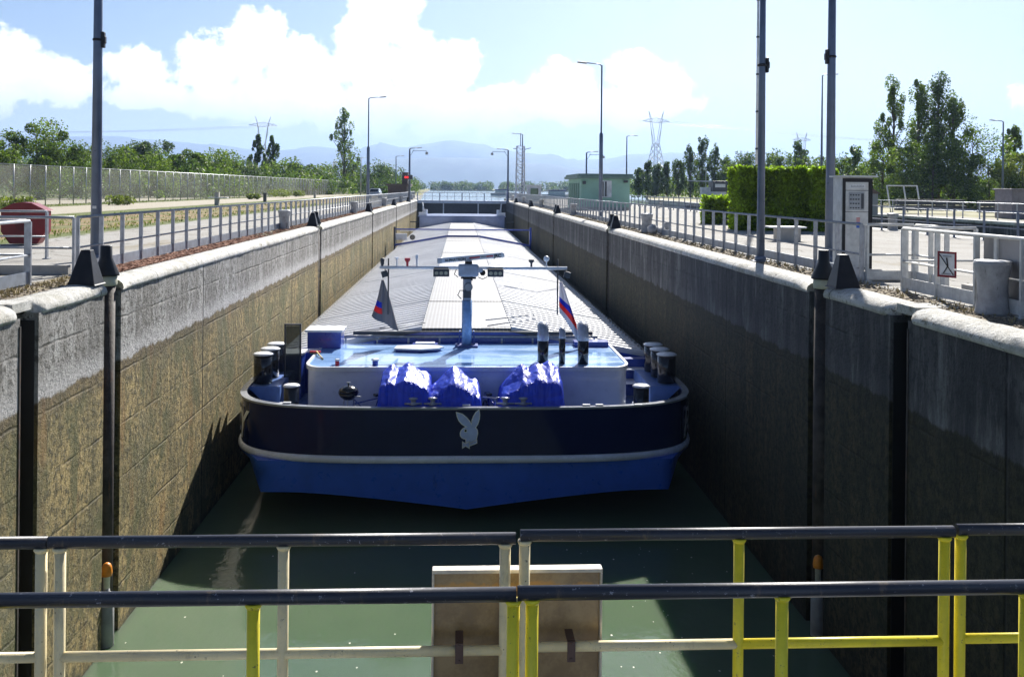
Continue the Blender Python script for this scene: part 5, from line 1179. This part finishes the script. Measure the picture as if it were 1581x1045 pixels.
for s in (-1, 1):
    c = BB().b2(s * 5.02 if s > 0 else -5.10, 5.10 if s > 0 else -5.02, 27.6, 112.8, -4.19, ZE - .15)
    for k in range(60): c.box((s * 5.14, 28 + k * 1.42, -3.72), (.07, .09, .85))
    c.b2(s * 5.1 if s > 0 else -5.22, 5.22 if s > 0 else -5.1, 27.6, 112.8, -3.31, -3.27); c.build('coaming', COAM)
# aft coaming wall with gable
BB().add([(-5.1, 27.6, -4.19), (5.1, 27.6, -4.19), (5.1, 27.6, ZE - .05), (XS, 27.6, ZP - .06), (-XS, 27.6, ZP - .06), (-5.1, 27.6, ZE - .05)], [(0, 1, 2, 3, 4, 5)]).build('coaming_end', BLUE)
pr_ = BB().tube([(-3.6, 27.55, -2.60), (hc + 3.7, 27.55, -2.60)], .035, 8)
for q in range(9): pr_.box((-3.4 + q * .88, 27.6, -2.69), (.05, .05, .2))
pr_.build('hand_rail', GALV); BB().b2(-3.2, 3.6, 27.62, 27.72, -2.56, -2.46).build('cover_edge', DGREY)
# folded rails lying on the first hatch
hr = BB(); hr.tube([(.55, 28.1, -2.2), (1.9, 28.6, -2.12), (2.0, 28.6, -2.12)], .018, 6).tube([(.6, 28.0, -2.35), (2.0, 28.3, -2.18), (2.12, 28.2, -2.55), (1.6, 28.0, -2.6)], .018, 6).tube([(-2.4, 28.2, -2.3), (-2.55, 28.3, -2.18), (-2.45, 28.4, -2.1)], .016, 6).tube([(-2.5, 28.2, -2.45), (-.4, 27.9, -2.40)], .018, 6).tube([(-2.9, 27.9, -2.5), (-1.2, 28.3, -2.3)], .016, 6)
hr.build('folded_rail', GALV)

# mast, crossbar, radar, floods
my = 27.0
BB().tube([(0, my, HZ), (0, my, -1.5)], .14, 16).build('mast', paint('mast_blue', (0.22, 0.38, 0.66), .25, coat=.4))
BB().tube([(0, my, -1.5), (0, my, -.62)], .12, 16).build('mast_top', paint('mast_grey', (.34, .38, .46), .35, coat=.2))
mbk = BB()
for s in (-1, 1): mbk.add([(s * .2, my - .05, HZ), (s * .2, my + .35, HZ), (s * .17, my + .2, HZ + .42), (s * .17, my, HZ + .42), (s * .24, my - .05, HZ), (s * .24, my + .35, HZ), (s * .21, my + .2, HZ + .42), (s * .21, my, HZ + .42)], [(0, 1, 2, 3), (7, 6, 5, 4), (0, 3, 7, 4), (1, 5, 6, 2), (3, 2, 6, 7)])
mbk.box((0, my - .02, HZ + .03), (.62, .45, .05)); mbk.build('mast_foot', paint('foot_blue', (.05, .09, .30), .35), bevel=.006)
BB().tube([(-2.42, my, -.60), (2.78, my, -.60)], [.045, .045], 12).build('crossbar', TRIM)
eq = BB(); eq.box((0, my - .02, -1.32), (.22, .22, .22)).tube([(.03, my - .2, -1.12), (.03, my - .05, -1.12)], .12, 14).tube([(-.16, my - .12, -1.45), (-.26, my - .1, -1.35), (-.2, my - .1, -1.22), (-.02, my - .1, -1.22)], .014, 6).box((.08, my, -.85), (.14, .14, .2))
eq.build('winch_box', DGREY); BB().tube([(.03, my - .215, -1.12), (.03, my - .2, -1.12)], .105, 14).build('searchlight_glass', paint('lens', (.5, .55, .6), .05, .6, bump=0))
BB().box((.03, my - .02, -.66), (.56, .42, .34)).build('radar_housing', paint('housing_grey', (.42, .46, .54), .35), bevel=.05)
BB().box((.03, my - .02, -.87), (.42, .3, .05)).box((0.03, my - .02, -.46), (.2, .2, .08)).build('radar_mount', BOLB)
a0 = Vector((-.83, my - .12, -.40)); a1 = Vector((1.02, my + .12, -.24))
rs = BB(); d_ = (a1 - a0).normalized(); rs.bar(a0, a1, .14, .15); rs.build('radar_scanner', TRIM, bevel=.03)
BB().bar(a0 - d_ * .004, a0 + d_ * .14, .15, .16).build('scanner_cap', GREYW, bevel=.03)
BB().tube([(.03, my - .02, -.44), (.03, my - .02, -.34)], .09, 12).tube([(.32, my - .12, -.66), (.36, my - .26, -.64)], .07, 10).build('scanner_pivot', GREYW)
def flattext(s, size, pos, mat, name, ang=0.0, tilt=0.0):
    cu = bpy.data.curves.new(name, 'FONT'); cu.body = s; cu.size = size; cu.offset = .003
    o = bpy.data.objects.new('tmp', cu); COL.objects.link(o); bpy.context.view_layer.update()
    me = bpy.data.meshes.new_from_object(o); bpy.data.objects.remove(o); me.materials.append(mat)
    o = bpy.data.objects.new(name, me); COL.objects.link(o); reg(o, barge)
    o.location = (pos[0], pos[1] - ORG.y, pos[2] - ORG.z); o.rotation_euler = (R(90), -tilt, ang); return o
an = math.atan2(d_.y, d_.x); tl = math.asin(d_.z)
def on(u, z=0): p = a0 + d_ * u; n_ = Vector((d_.y, -d_.x, 0)).normalized(); return (p.x + n_.x * .078, p.y + n_.y * .078, p.z + z)
flattext('ALPHATRON', .10, on(.2, -.045), BOLB, 'lettering', an, tl); flattext('JRC', .13, on(1.58, -.05), BOLB, 'lettering', an, tl)
REDP = paint('red_stripe', (.6, .03, .05), .4)
for u0, u1 in ((.88, 1.18), (1.36, 1.55)):
    p, q = Vector(on(u0)), Vector(on(u1)); BB().bar(p, q, .006, .035).build('stripe', REDP)
for q in range(4): p = Vector(on(1.21 + q * .035)); BB().bar(p, p + d_ * .018, .006, .03).build('stripe', BOLB)
for s in (-1, 1):
    x = -.72 if s < 0 else .78
    f_ = BB().box((x, my - .05, -.73), (.44, .16, .22)).box((x, my - .05, -.605), (.40, .03, .03)).build('floodlight', DGREY, bevel=.02)
    l_ = BB()
    for q in (-.13, 0, .13): l_.tube([(x + q, my - .143, -.74), (x + q, my - .131, -.74)], .05, 12)
    l_.build('lens', paint('lens_warm', (.55, .53, .4), .15, .3, bump=0), f_)
BB().tube([(.42, my - .12, -.72), (.42, my - .22, -.72)], .08, 12).tube([(-.3, my, -.62), (-.36, my - .05, -.78), (-.25, my - .06, -.86)], .012, 5).tube([(.3, my - .1, -.85), (.42, my - .14, -.9), (.55, my - .1, -.84)], .012, 5).build('horn', BOLB)
# nav lights & antennas on the crossbar
nv = BB(); BB().tube([(-1.95, my, -.56), (-1.95, my, -.37)], .02, 8).lathe((-1.95, my, -.37), [(.03, 0), (.065, .03), (.065, .05)], 10).build('antenna', TRIM); nv.tube([(-1.4, my, -.56), (-1.4, my, -.36)], .025, 8).box((-1.4, my, -.3), (.07, .07, .12)); BB().ball((2.2, my, -.34), .085, 8).tube([(2.2, my, -.56), (2.2, my, -.4)], .02, 6).build('radome', TRIM)
nv.build('antenna', TRIM)
nb_ = BB(); BB().lathe((-2.35, my, -.5), [(.03, -.06), (.05, 0), (.06, .12), (.03, .16)], 10).build('signal_light', DGREY); nb_.lathe((1.78, my, -.50), [(.03, -.06), (.03, .04), (.075, .08), (.075, .14)], 10)
for s in (-1, 1): BB().box((s * 2.52 + (.26 if s > 0 else .24), my - .02, -.78), (.17, .12, .17), ry=.3 * s).tube([(s * 2.5 + .22, my, -.6), (s * 2.5 + .24, my, -.72)], .015, 6).build('deck_light', DGREY)
nb_.build('signal_horn', DGREY); BB().lathe((-1.66, my, -.56), [(.03, 0), (.035, .1), (.08, .17), (.078, .22)], 10).build('signal_light', REDP)
st_ = BB()
for x in (-2.18, 2.52): st_.tube([(x, my + .02, -.35), (x, my + .02, -1.9)], .02, 8)
st_.build('flag_staff', DGREY)
# flags
def flag(name, pts_top, pts_bot, label, nx=14, ny=22, seed=0, bands=None, shade=1.0):
    m, t = newmat(name + '_cloth'); N = NT(t); tc_ = N.n('ShaderNodeTexCoord'); sp_ = N.n('ShaderNodeSeparateXYZ'); N.l(tc_.outputs['UV'], sp_.inputs[0]); v = sp_.outputs[1]
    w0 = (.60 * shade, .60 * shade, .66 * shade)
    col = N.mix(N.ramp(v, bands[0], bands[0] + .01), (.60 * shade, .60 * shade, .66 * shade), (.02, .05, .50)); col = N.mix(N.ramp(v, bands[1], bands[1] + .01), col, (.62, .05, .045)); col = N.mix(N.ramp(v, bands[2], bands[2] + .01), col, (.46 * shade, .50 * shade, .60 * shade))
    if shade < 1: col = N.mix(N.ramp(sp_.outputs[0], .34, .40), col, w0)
    p = N.n('ShaderNodeBsdfPrincipled'); N.l(col, p.inputs['Base Color']); p.inputs['Roughness'].default_value = .8; q = N.n('ShaderNodeBsdfTranslucent'); N.l(col, q.inputs[0]); x = N.n('ShaderNodeMixShader'); x.inputs[0].default_value = .4
    N.l(p.outputs[0], x.inputs[1]); N.l(q.outputs[0], x.inputs[2]); o_ = N.n('ShaderNodeOutputMaterial'); N.l(x.outputs[0], o_.inputs[0])
    A, B_ = Vector(pts_top[0]), Vector(pts_top[1]); C_, D_ = Vector(pts_bot[0]), Vector(pts_bot[1]); vs, uv = [], []
    for j in range(ny + 1):
        for i in range(nx + 1):
            u, w = i / nx, j / ny; p_ = A.lerp(B_, u).lerp(C_.lerp(D_, u), w); fold = math.sin(u * 11 + w * 3 + seed) * .07 * (.3 + w); p_ += Vector((math.sin(u * 7 + w * 4 + seed) * .03 * w, fold, -.03 * math.sin(u * math.pi) * w)); vs.append(tuple(p_)); uv.append((u, w + (u - .5) * .12))
    fs = [(j * (nx + 1) + i, j * (nx + 1) + i + 1, (j + 1) * (nx + 1) + i + 1, (j + 1) * (nx + 1) + i) for j in range(ny) for i in range(nx)]
    o_ = MB().add([(x - vs[0][0], y - vs[0][1], z - vs[0][2]) for x, y, z in vs], fs, True).build(name, m, None, label, 'flag'); o_.location = vs[0]
    ul = o_.data.uv_layers.new(name='UVMap')
    for l in o_.data.loops: ul.data[l.index].uv = uv[l.vertex_index]
    so = o_.modifiers.new('s', 'SOLIDIFY'); so.thickness = .004
    return o_
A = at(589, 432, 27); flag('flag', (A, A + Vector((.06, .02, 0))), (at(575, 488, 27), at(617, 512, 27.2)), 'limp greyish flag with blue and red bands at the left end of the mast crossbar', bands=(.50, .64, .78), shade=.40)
A = at(864, 435, 27); flag('flag', (A, A + Vector((.07, .02, 0))), (at(864, 482, 27), at(908, 548, 26.6)), 'long white, blue and red flag streaming down from the right end of the mast crossbar', seed=2, bands=(.40, .56, .74))

# exhaust pipes
ECH = paint('exhaust_chrome', (.44, .46, .52), .25, .1, bump=.03, coat=.4)
for px0, px1, pt, nm in ((830, 847, 500, 'stack'), (863, 873, 507, 'thin'), (892, 909, 500, 'stack')):
    yy = 24.35; c0 = at((px0 + px1) / 2, 530, yy).x - BX; r_ = (px1 - px0) / 2 * yy / 1500; zt = at(840, pt, yy).z - r_ * .4
    e_ = BB().tube([(c0, yy, HZ), (c0, yy, zt - r_ * 2.6)], r_, 16).build('exhaust_pipe', BOLB)
    arc = [(c0, yy, zt - r_ * 2.6), (c0, yy, zt - r_ * 1.4)] + [(c0, yy + r_ * 1.1 * (1 - math.cos(t_)), zt - r_ * 1.4 + r_ * 1.1 * math.sin(t_)) for t_ in (.4, .8, 1.2, 1.57)] + [(c0, yy + r_ * 1.6, zt - r_ * .3)]
    BB().tube(arc, r_ * 1.04, 16).build('elbow', ECH, e_)
# roof fittings
HT = paint('hatch_lid', (.62, .66, .74), .35)
BB().prism([(-1.95, 26.05), (-1.2, 25.9), (-.75, 26.1), (-.62, 26.35), (-.8, 26.6), (-1.3, 26.7), (-1.9, 26.55)], HZ + .06, HZ + .10).build('round_lid', HT); BB().prism([(-1.9, 26.1), (-1.25, 25.98), (-.8, 26.15), (-.7, 26.35), (-.85, 26.52), (-1.3, 26.6), (-1.85, 26.5)], HZ + .001, HZ + .058).build('lid_frame', BLUE)
BB().b2(-1.5, -.8, 26.95, 27.3, HZ + .001, HZ + .06).build('roof_hatch', BLUE); BB().b2(-1.42, -.88, 26.98, 27.26, HZ + .062, HZ + .09).build('roof_hatch_lid', HT)
BB().tube([(-3.2, 24.1, HZ), (-3.2, 24.1, HZ + .12)], .05, 12).build('vent', REDP); BB().tube([(-3.2, 24.1, HZ + .12), (-3.2, 24.1, HZ + .16)], .06, 12).build('vent_cap', TRIM)
BB().tube([(-2.27, 24.1, HZ), (-2.27, 24.1, HZ + .13)], .07, 12).build('vent', BLUE); BB().tube([(-2.27, 24.1, HZ + .13), (-2.27, 24.1, HZ + .16)], .10, 12).build('vent_cap', TRIM)
BB().b2(3.0, 3.95, 26.9, 27.35, HZ, HZ + .14).build('roof_box', BLUE)
# blue locker on roof left
BB().b2(-4.32, -3.42, 26.6, 27.4, HZ + .001, -2.33).build('locker', BLUE, bevel=.01); lk = BB().b2(-4.38, -3.36, 26.5, 27.45, -2.328, -2.27).build('locker_lid', TRIM, bevel=.01)
# side lockers, door, stairs
dr = BB(); dr.box((-4.45, 25.85, -2.75), (.06, .05, 1.5), rz=.2)
df = BB(); 
for x0, x1, z0, z1 in ((-4.80, -4.76, -3.55, -2.0), (-4.40, -4.36, -3.55, -2.0), (-4.76, -4.40, -2.04, -2.0), (-4.76, -4.40, -3.55, -3.51)): df.b2(x0, x1, 25.8, 25.86, z0, z1)
df.build('wind_door_frame', DGREY); 
m, t = newmat('tinted_glass'); N = NT(t); p = N.n('ShaderNodeBsdfPrincipled'); p.inputs['Base Color'].default_value = (.18, .2, .2, 1); p.inputs['Roughness'].default_value = .03; p.inputs['Transmission Weight'].default_value = .85; p.inputs['IOR'].default_value = 1.1
o_ = N.n('ShaderNodeOutputMaterial'); N.l(p.outputs[0], o_.inputs[0]); BB().b2(-4.758, -4.402, 25.825, 25.835, -3.498, -2.052).build('wind_door_glass', m)
BB().b2(-5.1, -4.5, 26.8, 27.5, -4.19, -3.0).build('side_locker', BLUE, bevel=.01); BB().b2(-5.15, -4.45, 26.75, 27.55, -2.998, -2.94).build('locker_lid', TRIM, bevel=.01)
BB().b2(-5.35, -5.02, 25.9, 26.4, -4.19, -3.35).build('side_vent', HT, bevel=.03)
sts = BB(); sts.b2(4.15, 5.05, 27.2, 27.58, -4.19, -3.16); sts.build('steps_back', BLUE)
for z in (-3.42, -3.75): BB().b2(4.12, 4.98, 26.85 - (.25 if z < -3.5 else 0), 27.19, z, z + .035).build('step_tread', TRIM)
# deck bollards
def drum(x, y, r_, zt, zb, name='deck_bollard'):
    o_ = BB().tube([(x, y, zb), (x, y, zt - .05)], r_, 18).build(name, BOLB); BB().lathe((x, y, zt - .05), [(r_ * 1.12, 0), (r_ * 1.14, .02), (r_ * .9, .05), (.01, .055)], 18).build('bollard_cap', TRIM, o_)
drum(at(450, 600, 23.3).x - BX, 23.3, .18, -3.08, -4.19); drum(at(990, 600, 23.3).x - BX, 23.3, .19, -3.10, -4.19)
for s in (-1, 1):
    for k in range(3):
        yy = 25.0 + k * .8; drum(s * (5.18 - .02 * k), yy, .235, -2.62 + .0 * k, -3.38)
    BB().add([(s * 5.5, 24.6, -3.4), (s * 4.68, 24.6, -3.4), (s * 4.68, 24.6, -4.19), (s * 4.85, 24.6, -4.0), (s * 5.5, 27.0, -3.4), (s * 4.68, 27.0, -3.4), (s * 4.68, 27.0, -4.19), (s * 4.85, 27.0, -4.0)], [(0, 1, 2, 3), (4, 7, 6, 5), (0, 4, 5, 1), (1, 5, 6, 2)]).build('bollard_stand', paint('stand_blue', (.12, .22, .55), .35))
    BB().tube([(s * 5.3, 24.4, -3.9), (s * 5.3, 27.5, -3.9)], .04, 6).build('pipe', TRIM)
    BB().b2(s * 4.4 - .25, s * 4.4 + .25, 23.7, 24.3, -4.18, -3.72).build('deck_box', HT, bevel=.03)
for px in (638, 668, 780, 808):
    x = at(px, 620, 22.25).x - BX; o_ = BB().lathe((x, 22.28, ZT + .055), [(.10, 0), (.06, .03), (.055, .10), (.10, .13), (.11, .155), (.02, .17)], 14).build('fairlead_bollard', ECH); BB().tube([(x - .2, 22.28, ZT + .075), (x + .2, 22.28, ZT + .075)], .025, 8).build('cross_pin', ECH, o_)
for px in (440, 720, 905, 925, 985): 
    x = at(px, 625, 22.2).x - BX; BB().b2(x - .09, x + .09, 22.12 if abs(x) < 4 else 22.4, 22.2 if abs(x) < 4 else 22.5, ZT + .053, ZT + .085).build('cleat', TRIM, bevel=.01)

# bow
BOWG = hullpaint('bow_blue_grey', (.28, .36, .62), .3)
bo = BB(); bo.prism([(-4.95, 113.2), (4.95, 113.2), (4.95, 120), (3.4, 123), (-3.4, 123), (-4.95, 120)], -4.19, -1.72); bo.build('forecastle', BOWG, bevel=.06)
BB().prism([(-5.1, 113.0), (5.1, 113.0), (5.1, 120), (3.5, 123.3), (-3.5, 123.3), (-5.1, 120)], -1.717, -1.60).build('forecastle_deck', BOWG, bevel=.02)
for s in (-1, 1):
    b_ = BB(); b_.tube([(s * 4.3, 114.5, -1.6), (s * 4.3, 114.5, -.9)], .25, 10).tube([(s * 4.4, 115, -1.6), (s * 4.7, 115.5, -.1)], .08, 6).box((s * 4.6, 114, -1.4), (.9, .7, .35)); b_.build('bow_winch', TRIM)
    BB().box((s * 5.5, 112.5, -2.3), (1.0, .12, .12)).build('bow_fender', DGREY)

# things on the barge
TARP = None
def tarpmat():
    m, t = newmat('blue_tarpaulin'); N = NT(t); g = N.n('ShaderNodeNewGeometry').outputs['Position']
    a = N.noise(g, 3, 2, .5, dist=1.6); b_ = N.noise(g, 9, 3, .6, dist=1.2); col = N.mix(N.ramp(a, .3, .7), (.006, .045, .62), (.02, .09, .88))
    p = N.out(col, .46, 0, N.bump(N.m('ADD', N.m('MULTIPLY', a, .9), N.m('MULTIPLY', b_, .25)), 0.8, .022), coat=.15, spec=.6); p.inputs['Coat Roughness'].default_value = .3
    q = N.n('ShaderNodeBsdfTranslucent'); N.l(N.mix(.45, col, (.55, .65, 1.0)), q.inputs[0]); x = N.n('ShaderNodeMixShader'); x.inputs[0].default_value = .28; N.l(p.outputs[0], x.inputs[1]); N.l(q.outputs[0], x.inputs[2])
    N.l(x.outputs[0], [n for n in t.nodes if n.type == 'OUTPUT_MATERIAL'][0].inputs[0]); return m
TARP = tarpmat()
def tarp(px0, px1, ytop, peaks, label, seed, Y=22.93, hw_=.74):
    """stiff plastic sheet: creased into flat facets between its peaks and the box edges underneath"""
    x0 = at(px0, 600, Y).x; x1 = at(px1, 600, Y).x; cx_ = (x0 + x1) / 2; a = (x1 - x0) / 2; zt = at((px0 + px1) / 2, ytop, Y).z; zb = -4.16; H_ = zt - zb; r = random.Random(seed)
    nu, nv_ = 26, 12; P_ = []
    for j in range(nv_ + 1):
        for i in range(nu + 1):
            u, v = i / nu * 2 - 1, j / nv_ * 2 - 1; inner = 0 < i < nu and 0 < j < nv_
            if inner: u += r.uniform(-.035, .035); v += r.uniform(-.07, .07)
            e = max(abs(u), abs(v)); hgt = .50
            for (pu, pv, ph, sl_) in peaks:
                pq = pv * .3 + .50; dd = math.hypot(u - pu, (v - pq) * .40); tp = math.atan2((v - pq) * .40, u - pu); fold = (1 - abs(math.sin(tp * 2.5 + seed))) * .10
                hgt = max(hgt, ph - sl_ * dd + fold * min(1, dd * 2) * sl_)
            hgt = min(hgt, 1.0) + (r.uniform(-.014, .014) if inner else 0)
            sx, sy = u, v
            if e > .88:
                q = min(1, (e - .88) / .12); hgt = hgt * (1 - q) + .01 * q; k_ = (.86 + .12 * q + r.uniform(-.02, .03)) / e; sx, sy = u * k_, v * k_
            P_.append((sx * a, sy * hw_, hgt * H_))
    fs = []
    for j in range(nv_):
        for i in range(nu):
            q = j * (nu + 1) + i; c = (q, q + 1, q + nu + 2, q + nu + 1)
            fs += [(c[0], c[1], c[2]), (c[0], c[2], c[3])] if r.random() < .5 else [(c[0], c[1], c[3]), (c[1], c[2], c[3])]
    o_ = MB().add(P_, fs, False).build('tarpaulin_cover', TARP, None, label, 'tarpaulin', 'blue tarpaulins on the stern deck'); o_.location = (cx_, Y, zb)
    m_ = o_.modifiers.new('s', 'SUBSURF'); m_.levels = m_.render_levels = 1; m_.subdivision_type = 'CATMULL_CLARK'
    return o_
tarp(581, 672, 563, [(-.5, .1, .98, .42), (.05, .3, 1.0, .36), (.6, .3, .88, .42)], 'blue tarpaulin over a rounded load, leftmost of the three on the stern deck', 1)
tarp(656, 748, 567, [(-.02, .1, 1.0, .44), (.68, .1, .80, .4)], 'blue tarpaulin with a single peak, in the middle of the stern deck', 4, 22.9)
tarp(764, 874, 560, [(-.22, .0, .98, .60), (.55, .45, 1.0, .45), (.2, .3, .97, .35)], 'largest blue tarpaulin, with a ridge, rightmost of the three on the stern deck', 7)
# kettle grill
P = at(538, 606, 22.9); o = empty('kettle_grill', (P.x, 22.9, -4.19), 0, 'round black kettle grill on legs, left of the blue tarpaulins', 'grill'); r_ = .235; zc = P.z + 4.19
MB().lathe((0, 0, zc), [(.01, -r_ * .75), (r_ * .5, -r_ * .66), (r_ * .85, -r_ * .36), (r_, 0)], 20).build('bowl', BOLB, o); MB().lathe((0, 0, zc + .004), [(r_ * 1.02, 0), (r_ * .9, r_ * .36), (r_ * .5, r_ * .62), (.02, r_ * .68)], 20).tube([(0, 0, zc + r_ * .68), (0, 0, zc + r_ * .92)], .018, 8).build('lid', BOLB, o); MB().box((0, 0, zc + r_ * .98), (.09, .03, .03)).tube([(-.02, -r_ * .9, zc + .05), (.02, -r_ * .9, zc + .05)], .012, 6).build('handle', ECH, o)
lg = MB()
for q in range(3): t_ = q * 2.094 + .5; lg.tube([(r_ * .5 * math.cos(t_), r_ * .5 * math.sin(t_), zc - r_ * .6), (r_ * 1.05 * math.cos(t_), r_ * 1.05 * math.sin(t_), 0)], .012, 6)
lg.build('legs', ECH, o)
def bicycle(px, py, Y, rz, label, sc_=1.0):
    P = at(px, py, Y); o = empty('bicycle', (P.x, Y, -4.19), rz, label, 'bicycle', 'bicycles on the stern deck')
    w_ = bpy.data.meshes.new('wheel'); 
    for yy in (-.5, .52):
        mb = MB(); pts = [(0, yy + .33 * sc_ * math.cos(a), .33 * sc_ + .33 * sc_ * math.sin(a)) for a in [k * math.pi / 12 for k in range(25)]]; mb.tube(pts, .022, 6, False); wl_ = mb.build('wheel', BOLB, o)
        mb = MB()
        for k in range(12): a = k * math.pi / 6; mb.bar((0, yy, .33 * sc_), (0, yy + .31 * sc_ * math.cos(a), .33 * sc_ + .31 * sc_ * math.sin(a)), .004)
        mb.build('spokes', ECH, wl_)
    MB().tube([(0, -.5, .33), (0, -.4, .85), (0, .1, .35), (0, .52, .33)], .018, 6).tube([(0, .1, .35), (0, .25, .8), (0, -.38, .75)], .018, 6).tube([(0, .25, .8), (0, .52, .33)], .012, 6).build('frame', BLUE, o)
    MB().tube([(-.28, -.36, .95), (0, -.42, .92), (.28, -.36, .95)], .014, 6).tube([(0, -.4, .82), (0, -.42, .92)], .014, 6).build('handlebar', ECH, o); MB().box((0, .27, .88), (.14, .26, .06)).build('saddle', BOLB, o, bevel=.02)
    return o
bicycle(758, 600, 23.0, R(12), 'dark bicycle seen end-on between the middle and right tarpaulins')
bicycle(570, 600, 23.05, R(-55), 'folded dark bicycle between the kettle grill and the left tarpaulin', .8)
# squeegee
P = at(486, 540, 25.3); o = empty('deck_brush', (P.x, 25.3, HZ), 0, 'red and green headed deck scrubber with wooden handle lying on the deckhouse roof', 'brush')
MB().box((-.03, 0.3, .08), (.28, .07, .05)).build('head', REDP, o); MB().box((-.03, 0.3, .04), (.27, .06, .028)).build('bristles', paint('bristle_green', (.05, .3, .2), .8), o); MB().tube([(0, .3, .1), (.18, -.15, .03), (.27, -.42, .02)], .018, 8).build('handle', paint('wood_handle', (.5, .38, .16), .6), o)
# hatch crane gantry
gy = 78.0; o = empty('hatch_gantry', (BX, gy, -4.0), 0, 'blue and white travelling gantry straddling the ribbed hatch covers', 'gantry')
for s in (-1, 1):
    x = s * 5.42; MB().box((x, 0, 1.05), (.14, .5, 2.6)).box((x, -.3, 1.9), (.16, .1, 1.2)).build('leg', BLUE if s > 0 else DGREY, o)
    MB().tube([(x - .12, -.2, .1), (x + .12, -.2, .1)], .16, 12).build('wheel', BOLB, o)
MB().bar((-5.4, 0, 2.3), (5.4, 0, 2.3), .12, .10).build('upper_beam', BLUE, o)
gb = MB(); zc = [(-5.4, 1.05), (-1.3, 1.78), (1.3, 1.78), (5.4, 1.05)]
for (xa, za), (xb, zb) in zip(zc[:-1], zc[1:]): gb.bar((xa, -.3, za), (xb, -.3, zb), .14, .16)
gb.build('lower_beam', BLUE, o); MB().tube([(-4.0, -.45, 1.68), (-4.0, -.3, 1.68)], .22, 14).build('drum', BOLB, o); MB().box((-4.9, 0, 1.7), (.9, .3, .5)).build('motor_box', GREYW, o)
for k in range(5): pass
MB().bar((-5.0, -.05, 2.18), (3.6, -.05, 2.18), .05, .05).build('cable_tray', TRIM, o)

# ------------------------------------------------------------------ air
hz = MB().b2(-FAR + 500, FAR - 500, -120, 12500, -9, 420)
m, t = newmat('haze_air'); N = NT(t); pv = N.n('ShaderNodeVolumePrincipled'); pv.inputs['Color'].default_value = (.44, .63, 1.0, 1); pv.inputs['Density'].default_value = 0.00014; pv.inputs['Anisotropy'].default_value = 0.3
o_ = N.n('ShaderNodeOutputMaterial'); N.l(pv.outputs[0], o_.inputs['Volume'])
hz.build('haze', m, None, 'thin blue summer haze', 'haze', kind='stuff')
